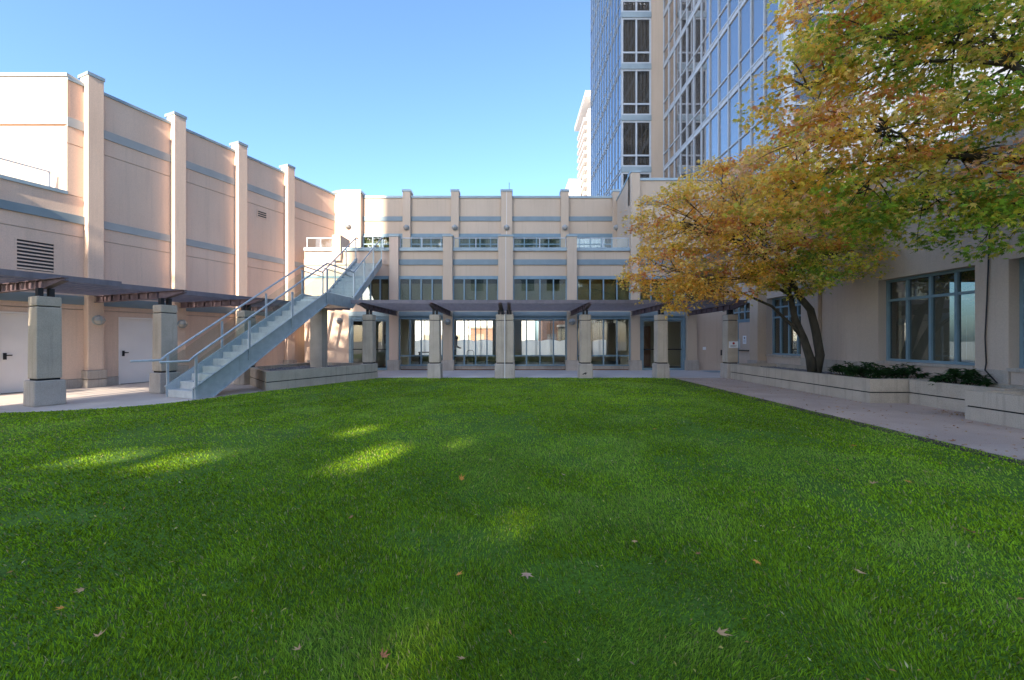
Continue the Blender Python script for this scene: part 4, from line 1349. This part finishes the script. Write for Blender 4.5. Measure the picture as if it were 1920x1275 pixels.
GOLD, AMB, OCH = (.98, .66, .10), (.97, .53, .10), (.95, .67, .20)
RUST, OLV, GRN, DGR, YLG, PINK = (.70, .26, .09), (.54, .48, .07), (.32, .50, .05), (.18, .32, .055), (.84, .76, .10), (.90, .55, .32)
gold = [(GOLD, 6), (AMB, 3), (OCH, 4), (RUST, 1), (OLV, .7), (PINK, .8)]
mixd = [(GOLD, 2.5), (OCH, 3), (AMB, 2), (OLV, 2.5), (RUST, 1.5), (YLG, 1.5), (PINK, 1.5)]
grn = [(GRN, 3.5), (OLV, 3), (YLG, 2), (DGR, 1.5), (OCH, 2), (AMB, 1)]
dgrn = [(DGR, 3), (GRN, 4), (OLV, 2.5), (YLG, 1), (OCH, .7)]

V_ = Vector
make_tree('maple_tree', 'golden-leaved maple with twin leaning trunks growing in the right planter', (9.1, 12.0, .4),
          [([V_((9.08, 12.0, .35)), V_((8.98, 12.0, .9)), V_((8.75, 11.95, 1.5)), V_((8.45, 11.9, 2.1)), V_((8.3, 11.9, 2.8))], [.14, .115, .10, .085, .065]),
           ([V_((9.14, 12.02, .35)), V_((9.28, 12.0, 1.0)), V_((9.12, 11.95, 1.7)), V_((8.92, 11.9, 2.35)), V_((8.55, 11.85, 2.75)), V_((8.3, 11.85, 3.2))], [.15, .12, .11, .10, .085, .06]),
           ([V_((8.8, 11.96, 1.4)), V_((8.4, 11.9, 1.85)), V_((7.7, 11.8, 2.45)), V_((6.8, 11.8, 2.85)), V_((5.8, 11.8, 2.9))], [.05, .045, .04, .03, .02])],
          [((4.95, 11.6, 4.9), (1.45, 1.5, 1.15), gold, 1), ((4.25, 11.4, 3.45), (1.15, 1.2, .7), gold, 2), ((4.75, 11.2, 2.75), (.95, .9, .38), gold, 2),
           ((6.3, 12.0, 5.7), (1.6, 1.6, 1.1), gold, 1), ((6.5, 11.3, 4.2), (1.5, 1.4, 1.0), mixd, 0), ((6.4, 11.6, 3.2), (1.5, 1.2, .55), gold, 0),
           ((8.3, 11.8, 4.9), (1.6, 1.6, 1.1), mixd, 1), ((9.2, 11.3, 3.9), (1.3, 1.2, .7), grn, 1), ((8.0, 11.3, 3.3), (1.3, 1.1, .5), grn, 0),
           ((8.0, 12.1, 6.4), (1.6, 1.5, .9), mixd, 1), ((9.6, 12.2, 5.6), (1.2, 1.4, 1.2), mixd, 1)],
          45, 52, .080, 'three')
make_tree('maple_tree', 'nearer green and russet maple reaching in from the right edge', (9.5, 5.2, .4),
          [([V_((9.6, 5.2, .35)), V_((9.6, 5.3, 1.6)), V_((9.4, 5.5, 2.8)), V_((9.15, 5.8, 3.8))], [.2, .16, .14, .11]),
           ([V_((9.4, 5.5, 2.8)), V_((9.2, 5.9, 4.0)), V_((8.8, 6.3, 5.2)), V_((8.3, 6.6, 6.0))], [.1, .085, .07, .05]),
           ([V_((9.3, 5.7, 3.4)), V_((8.7, 6.3, 4.2)), V_((8.0, 6.8, 4.6)), V_((7.3, 7.1, 4.7))], [.08, .065, .05, .035])],
          [((5.35, 7.2, 6.0), (.85, .9, .75), mixd, 1), ((5.1, 7.2, 4.95), (.75, .9, .65), mixd, 2), ((6.4, 7.0, 5.1), (1.0, 1.0, .8), mixd, 2),
           ((6.3, 7.0, 6.7), (1.1, 1.0, .8), grn, 1), ((7.5, 6.9, 6.6), (1.1, 1.0, .8), grn, 1), ((7.6, 7.0, 5.3), (1.0, 1.0, .55), grn, 1),
           ((6.3, 7.2, 4.1), (1.0, 1.0, .55), grn, 2), ((7.3, 7.0, 3.75), (1.1, 1.0, .5), dgrn, 2), ((8.4, 6.8, 4.2), (.9, .9, .6), mixd, 2),
           ((8.3, 6.8, 3.45), (.8, .9, .45), dgrn, 0), ((8.8, 6.6, 5.9), (.8, .9, .6), grn, 1), ((5.9, 7.1, 7.6), (1.1, 1.0, .7), mixd, 1), ((7.4, 6.9, 7.7), (1.2, 1.0, .7), grn, 1), ((8.7, 6.6, 7.0), (.9, .9, .7), grn, 1),
           ((5.2, 7.6, 4.2), (.7, .9, .5), mixd, 2), ((9.2, 4.6, 5.2), (1.5, 1.5, 1.0), grn, 0), ((8.2, 3.4, 6.0), (1.5, 1.3, .9), mixd, 0), ((10.0, 3.0, 5.0), (1.4, 1.4, .9), grn, 0)],
          74, 42, .082, 'maple')
# trees behind the viewer on the sunny side: they dapple the foot of the hall
for i, (bx, by, hgt) in enumerate(((-19.4, -9.0, 14.2), (-16.4, -10.0, 16.6))):
    make_tree('street_tree', ['leafy street tree behind the viewer, nearer the hall', 'leafy street tree behind the viewer, farther from the hall'][i], (bx, by, 0),
              [([V_((bx, by, 0)), V_((bx + .1, by, 4.5)), V_((bx, by + .1, 8.5))], [.28, .22, .15])],
              [((bx - 1.2, by, hgt - 1.6), (2.0, 2.0, 1.8), grn, 0), ((bx + 1.3, by + .5, hgt - 1.2), (2.0, 2.0, 1.8), grn, 0), ((bx, by - .5, hgt + .4), (2.0, 2.0, 1.5), grn, 0),
               ((bx + .4, by + 1.5, hgt - 2.8), (2.0, 1.8, 1.2), grn, 0)], 13, 45, .16, 'three')


def shrub(label, x, y, z, rx, rz, count):
    t = thing('shrub', label, 'shrub', (x, y, z))
    st_ = MB()
    P, Y, PI_, CO = [], [], [], []
    for k in range(count):
        a = random.uniform(0, 6.283); rr_ = rx * math.sqrt(random.random())
        h = rz * (1 - .55 * (rr_ / rx) ** 2) * random.uniform(.55, 1.0)
        tip = Vector((x + rr_ * math.cos(a), y + rr_ * math.sin(a) * .8, z + h))
        if k % 2 == 0:
            st_.tube([(x + rr_ * .3 * math.cos(a), y + rr_ * .3 * math.sin(a), z), tuple(tip)], [.008, .004], 4)
        m = random.randint(8, 12)
        for j in range(m):
            P.append((tip.x, tip.y, tip.z + random.uniform(-.03, .02)))
            Y.append(6.283 * j / m + random.uniform(-.3, .3)); PI_.append(random.uniform(-.5, .55))
            g = random.uniform(.7, 1.3)
            CO.append((.035 * g, .085 * g, .022 * g))
    st_.build('stems', BARK, t)
    k = len(P)
    leaves_mesh('foliage', np.array(P), rng.uniform(.09, .15, k), np.array(Y), np.array(PI_), rng.normal(0, .3, k), np.array(CO), 'lance', t)


shrub('small dark green shrub beside the maple trunk', 9.15, 10.95, .40, .38, .46, 46)
shrub('largest dark green shrub in the middle of the right planter', 8.95, 9.95, .40, .52, .50, 80)
shrub('dark green shrub below the left jamb of the big window', 9.6, 9.75, .40, .42, .46, 50)
shrub('dark green shrub in the set-back planter under the big window', 9.6, 8.55, .40, .48, .46, 70)
shrub('small shrub at the right picture edge by the nearest planter', 9.75, 7.0, .40, .32, .36, 30)

# ================================================================== GRASS AND FALLEN LEAVES
def vnoise(x, y, sc, seed):
    """Smooth value noise in 0..1."""
    g = np.random.default_rng(seed).uniform(0, 1, (64, 64))
    u, v = x * sc + 100.3, y * sc + 57.7
    i, j = np.floor(u).astype(int), np.floor(v).astype(int)
    fu_, fv_ = u - i, v - j
    fu_, fv_ = fu_ * fu_ * (3 - 2 * fu_), fv_ * fv_ * (3 - 2 * fv_)
    a, b, c, d = g[i % 64, j % 64], g[(i + 1) % 64, j % 64], g[i % 64, (j + 1) % 64], g[(i + 1) % 64, (j + 1) % 64]
    return (a * (1 - fu_) + b * fu_) * (1 - fv_) + (c * (1 - fu_) + d * fu_) * fv_


def scatter_grass():
    D0_, PW_ = 14500., 1.7
    k = 2600000
    # sample radius so that density falls off smoothly with distance
    r = (0.85 ** .3 + rng.uniform(0, 1, k) * (17.5 ** .3 - 0.85 ** .3)) ** (1 / .3)
    th = rng.uniform(-1.02, 1.02, k)
    x, y = r * np.sin(th), r * np.cos(th)
    keep = inside(x, y) & (np.abs(x) < 1.40 * y + .9)
    # thin, worn spots
    thin = vnoise(x, y, .9, 3) * .6 + vnoise(x, y, 2.6, 4) * .4
    total = D0_ * 2.2 ** PW_ * 2.04 * (17.5 ** .3 - .85 ** .3) / .3
    keep &= rng.uniform(0, 1, k) < (total / k) * np.clip((thin - .22) * 6, .35, 1)
    x, y, d = x[keep], y[keep], r[keep]
    k = len(x)
    h0 = lawn_h(x, y)
    n1, n2, n3, n4 = vnoise(x, y, .35, 5), vnoise(x, y, 1.3, 6), vnoise(x, y, 4.5, 7), vnoise(x, y, 9.0, 8)
    hgt = rng.uniform(.011, .027, k) * (.7 + .6 * n3)
    fine = rng.uniform(4.0, 6.5, k) > d
    wid = np.clip(.00095 * d, .0017, .0125) * rng.uniform(.7, 1.3, k) * np.where(fine, 1, 1.35)
    a = rng.uniform(0, 6.283, k)
    la = rng.normal(0, 1.1, k) + 6.283 * vnoise(x, y, .8, 9)          # tufts lean together
    lean = hgt * rng.uniform(.3, 1.3, k)
    dx_, dy_ = np.cos(a) * wid, np.sin(a) * wid
    b0 = np.stack([x - dx_, y - dy_, h0 - .004], -1); b1 = np.stack([x + dx_, y + dy_, h0 - .004], -1)
    tip = np.stack([x + np.cos(la) * lean, y + np.sin(la) * lean, h0 + hgt], -1)
    base = np.array([.250, .400, .016]) * rng.uniform(.35, 1.65, (k, 1))
    tone = .55 + .9 * (n1 * .35 + n2 * .3 + n3 * .2 + n4 * .15)
    base *= tone[:, None] ** 1.5
    cool = np.clip((n2 * .6 + n3 * .4 - .5) * 3, 0, 1)[:, None]       # paler blue-green tufts
    base = base * (1 - cool * .6) + cool * .6 * np.array([.30, .44, .085]) * rng.uniform(.6, 1.3, (k, 1))
    warm = np.clip((n1 * .5 + n4 * .5 - .56) * 4, 0, 1)[:, None]      # yellower tufts
    base = base * (1 - warm * .5) + warm * .5 * np.array([.30, .40, .03])
    stripe = .97 + .03 * np.sin(x * 5.6)                       # faint mowing lanes
    base *= stripe[:, None]
    dry = rng.uniform(0, 1, k) > .94
    base[dry] = np.array([.42, .36, .15]) * rng.uniform(.5, 1.2, (dry.sum(), 1))
    f = fine
    m0 = b0[f] * .45 + tip[f] * .55; m1 = b1[f] * .45 + tip[f] * .55
    up = np.array([[0, 0, .15]]) * hgt[f][:, None]
    sh = np.stack([dx_[f] * .35, dy_[f] * .35, 0 * dx_[f]], -1)
    V1 = np.stack([b0[f], b1[f], m1 + up + sh, m0 + up - sh, tip[f]], 1).reshape(-1, 3)
    k1 = int(f.sum())
    F1 = (np.array([(0, 1, 2), (0, 2, 3), (3, 2, 4)])[None] + (np.arange(k1) * 5)[:, None, None]).reshape(-1)
    g = ~fine
    V2 = np.stack([b0[g], b1[g], tip[g]], 1).reshape(-1, 3)
    F2 = np.arange(len(V2)) + len(V1)
    o = np_mesh('grass', np.concatenate([V1, V2]), np.concatenate([F1, F2]), 3, GRASSM, None, np.concatenate([np.repeat(base[f], 5, 0), np.repeat(base[g], 3, 0)]))
    tag(o, 'short green mown grass covering the lawn', 'grass', None, 'stuff')
    print('blades', k, 'fine', k1)


scatter_grass()

# small flecks of leaf litter, too many to count
k = 1700
x = rng.uniform(-9, 6, k * 2); y = 1.2 + 13 * rng.uniform(0, 1, k * 2) ** 1.5
ok = inside(x, y) & (np.abs(x) < 1.4 * y + .8)
x, y = x[ok][:k], y[ok][:k]
k = len(x)
lt = thing('leaf_litter', 'tiny pale leaf flecks strewn over the lawn', 'leaf litter', (0, 5, 0))
lt['kind'] = 'stuff'
pal = np.array([(.75, .58, .16), (.55, .28, .10), (.78, .66, .36), (.42, .30, .13)])
leaves_mesh('flecks', np.stack([x, y, lawn_h(x, y) + .03], -1), rng.uniform(.010, .032, k), rng.uniform(0, 6.28, k), rng.normal(.2, .45, k), rng.normal(0, .4, k),
            pal[rng.integers(0, 4, k)], 'lance', lt)
xw = rng.uniform(6.1, 9.0, 520); yw = rng.uniform(2.5, 15, 520)
# drifts along the planter foot, in the planter nook and along the turf edge
xw = np.concatenate([xw, 8.12 - np.abs(rng.normal(0, .10, 90)), 8.75 + rng.normal(0, .16, 110), 6.16 + np.abs(rng.normal(0, .08, 130))])
yw = np.concatenate([yw, rng.uniform(9.2, 15, 90), 7.75 + rng.normal(0, .22, 110), rng.uniform(3, 14.5, 130)])
okw = ~((xw > 8.15) & ((yw < 7.4) | (yw > 9.0))) & ~((xw > 9.02) & (yw > 7.3))
xw, yw = xw[okw], yw[okw]
k = len(xw)
lt2 = thing('leaf_litter', 'small dry leaf scraps strewn over the right walkway', 'leaf litter', (7, 8, 0))
lt2['kind'] = 'stuff'
leaves_mesh('flecks', np.stack([xw, yw, np.full(k, .008)], -1), rng.uniform(.015, .045, k), rng.uniform(0, 6.28, k), rng.normal(0, .2, k), rng.normal(0, .3, k),
            np.array([(.40, .20, .07), (.5, .3, .1), (.3, .14, .06)])[rng.integers(0, 3, k)], 'three', lt2)

# single larger fallen leaves
LC = {'orange': (.72, .30, .05), 'tan': (.62, .36, .16), 'brown': (.36, .15, .06), 'pink': (.66, .38, .24)}
LM = {kx: surf('fallen_leaf_' + kx, c, tuple(v * .7 for v in c), .7, 30) for kx, c in LC.items()}
pts, tri = leaf_shape('maple')


def fallen_mesh(mat, curl):
    me_ = bpy.data.meshes.new('fallen_leaf')
    v = [(p[0], p[1], curl * (p[0] ** 2 * .9 + p[1] ** 2 * .35) + .01) for p in pts]
    nv = len(v)
    b = nv
    v += [(-.02, -.1, .015), (.02, -.1, .015), (.0, -.75, .08)]
    me_.from_pydata(v, [], [tuple(t_) for t_ in tri] + [(b, b + 1, b + 2)])
    me_.materials.append(mat)
    return me_


FM = {(kx, c): fallen_mesh(LM[kx], c) for kx in LM for c in (.25, .6)}
leaf_px = [(865, 910, 'orange', .085, 'bright orange fallen leaf standing up on the lawn below the sunlit patch'), (987, 1093, 'pink', .085, 'pale pink fallen leaf at the centre of the near lawn'),
           (1347, 1215, 'tan', .085, 'tan fallen leaf low on the lawn at lower right'), (717, 1266, 'brown', .055, 'red-brown fallen leaf at the bottom picture edge'),
           (1618, 1098, 'tan', .07, 'curled tan leaf on the near lawn, right of centre'), (1825, 1022, 'brown', .11, 'brown curled fallen leaf on the lawn near the right edge'), (1700, 918, 'orange', .08, 'orange leaf on the lawn below the right planters'), (1637, 925, 'tan', .08, 'tan leaf on the lawn, left of the orange one below the planters'),
           (1606, 848, 'orange', .10, 'long orange leaf on the lawn close to the right walkway'), (1225, 813, 'orange', .09, 'orange leaf farthest out on the middle of the lawn'), (857, 1097, 'orange', .06, 'small orange leaf inside the faint near sun streak'), (1420, 1075, 'orange', .06, 'small orange leaf on the near lawn, right of the pale pink leaf'), (1735, 898, 'tan', .07, 'tan leaf on the lawn nearest the walkway edge'),
           (1055, 898, 'pink', .06, 'small pale pink leaf in the middle of the lawn'), (1190, 1032, 'tan', .05, 'tiny tan leaf above and right of the pale pink leaf'), (920, 872, 'tan', .05, 'tiny tan leaf just right of the bright sun patch'), (1310, 1060, 'brown', .05, 'small brown leaf on the near lawn, right of centre'), (660, 985, 'brown', .05, 'small brown leaf on the lawn, left of centre'),
           (155, 1125, 'tan', .055, 'tan leaf on the near lawn, upper one at the left edge'), (118, 1160, 'orange', .05, 'small orange leaf at the left edge of the near lawn'), (185, 1215, 'tan', .055, 'tan leaf in the bottom left corner of the lawn'), (560, 1250, 'tan', .05, 'small tan leaf at the bottom edge, left of the red-brown leaf'), (870, 1268, 'tan', .05, 'small tan leaf at the bottom edge, right of the red-brown leaf'),
           (1795, 770, 'orange', .10, 'orange leaf in the middle of the leaf heap by the planters'), (1770, 772, 'brown', .09, 'brown leaf at the left of the leaf heap by the planters'), (1812, 773, 'orange', .09, 'orange leaf at the right of the leaf heap by the planters'), (1850, 798, 'orange', .11, 'orange leaf beside the foot of the nearest planter'), (1822, 794, 'brown', .10, 'brown leaf beside the foot of the nearest planter'),
           (1790, 828, 'brown', .11, 'brown leaf in the middle of the walkway at right'), (1755, 824, 'tan', .09, 'tan leaf in the middle of the walkway at right'), (1572, 764, 'orange', .09, 'orange leaf on the walkway in front of the long planter'), (1618, 780, 'tan', .08, 'tan leaf on the walkway below the long planter corner'), (1545, 770, 'brown', .09, 'brown leaf on the walkway by the lawn edge')]
for i, (px, py, kx, s, lab) in enumerate(leaf_px):
    Yd = EYE * 747 / (py - 637.5)
    Xd = (px - 960) / 747 * Yd
    onlawn = Xd < 6.0
    o = bpy.data.objects.new('fallen_leaf', FM[(kx, random.choice((.25, .6)))])
    C.objects.link(o)
    o.location = (Xd, Yd, (float(lawn_h(Xd, Yd)[0]) + .036) if onlawn else .012)
    o.scale = (s * .75, s * .75, s * .75)
    o.rotation_euler = (random.uniform(-.35, .35), random.uniform(-.35, .35), random.uniform(0, 6.28))
    if i == 0:
        o.rotation_euler = (1.0, .2, .6)
    tag(o, lab, 'leaf', 'single large fallen leaves')
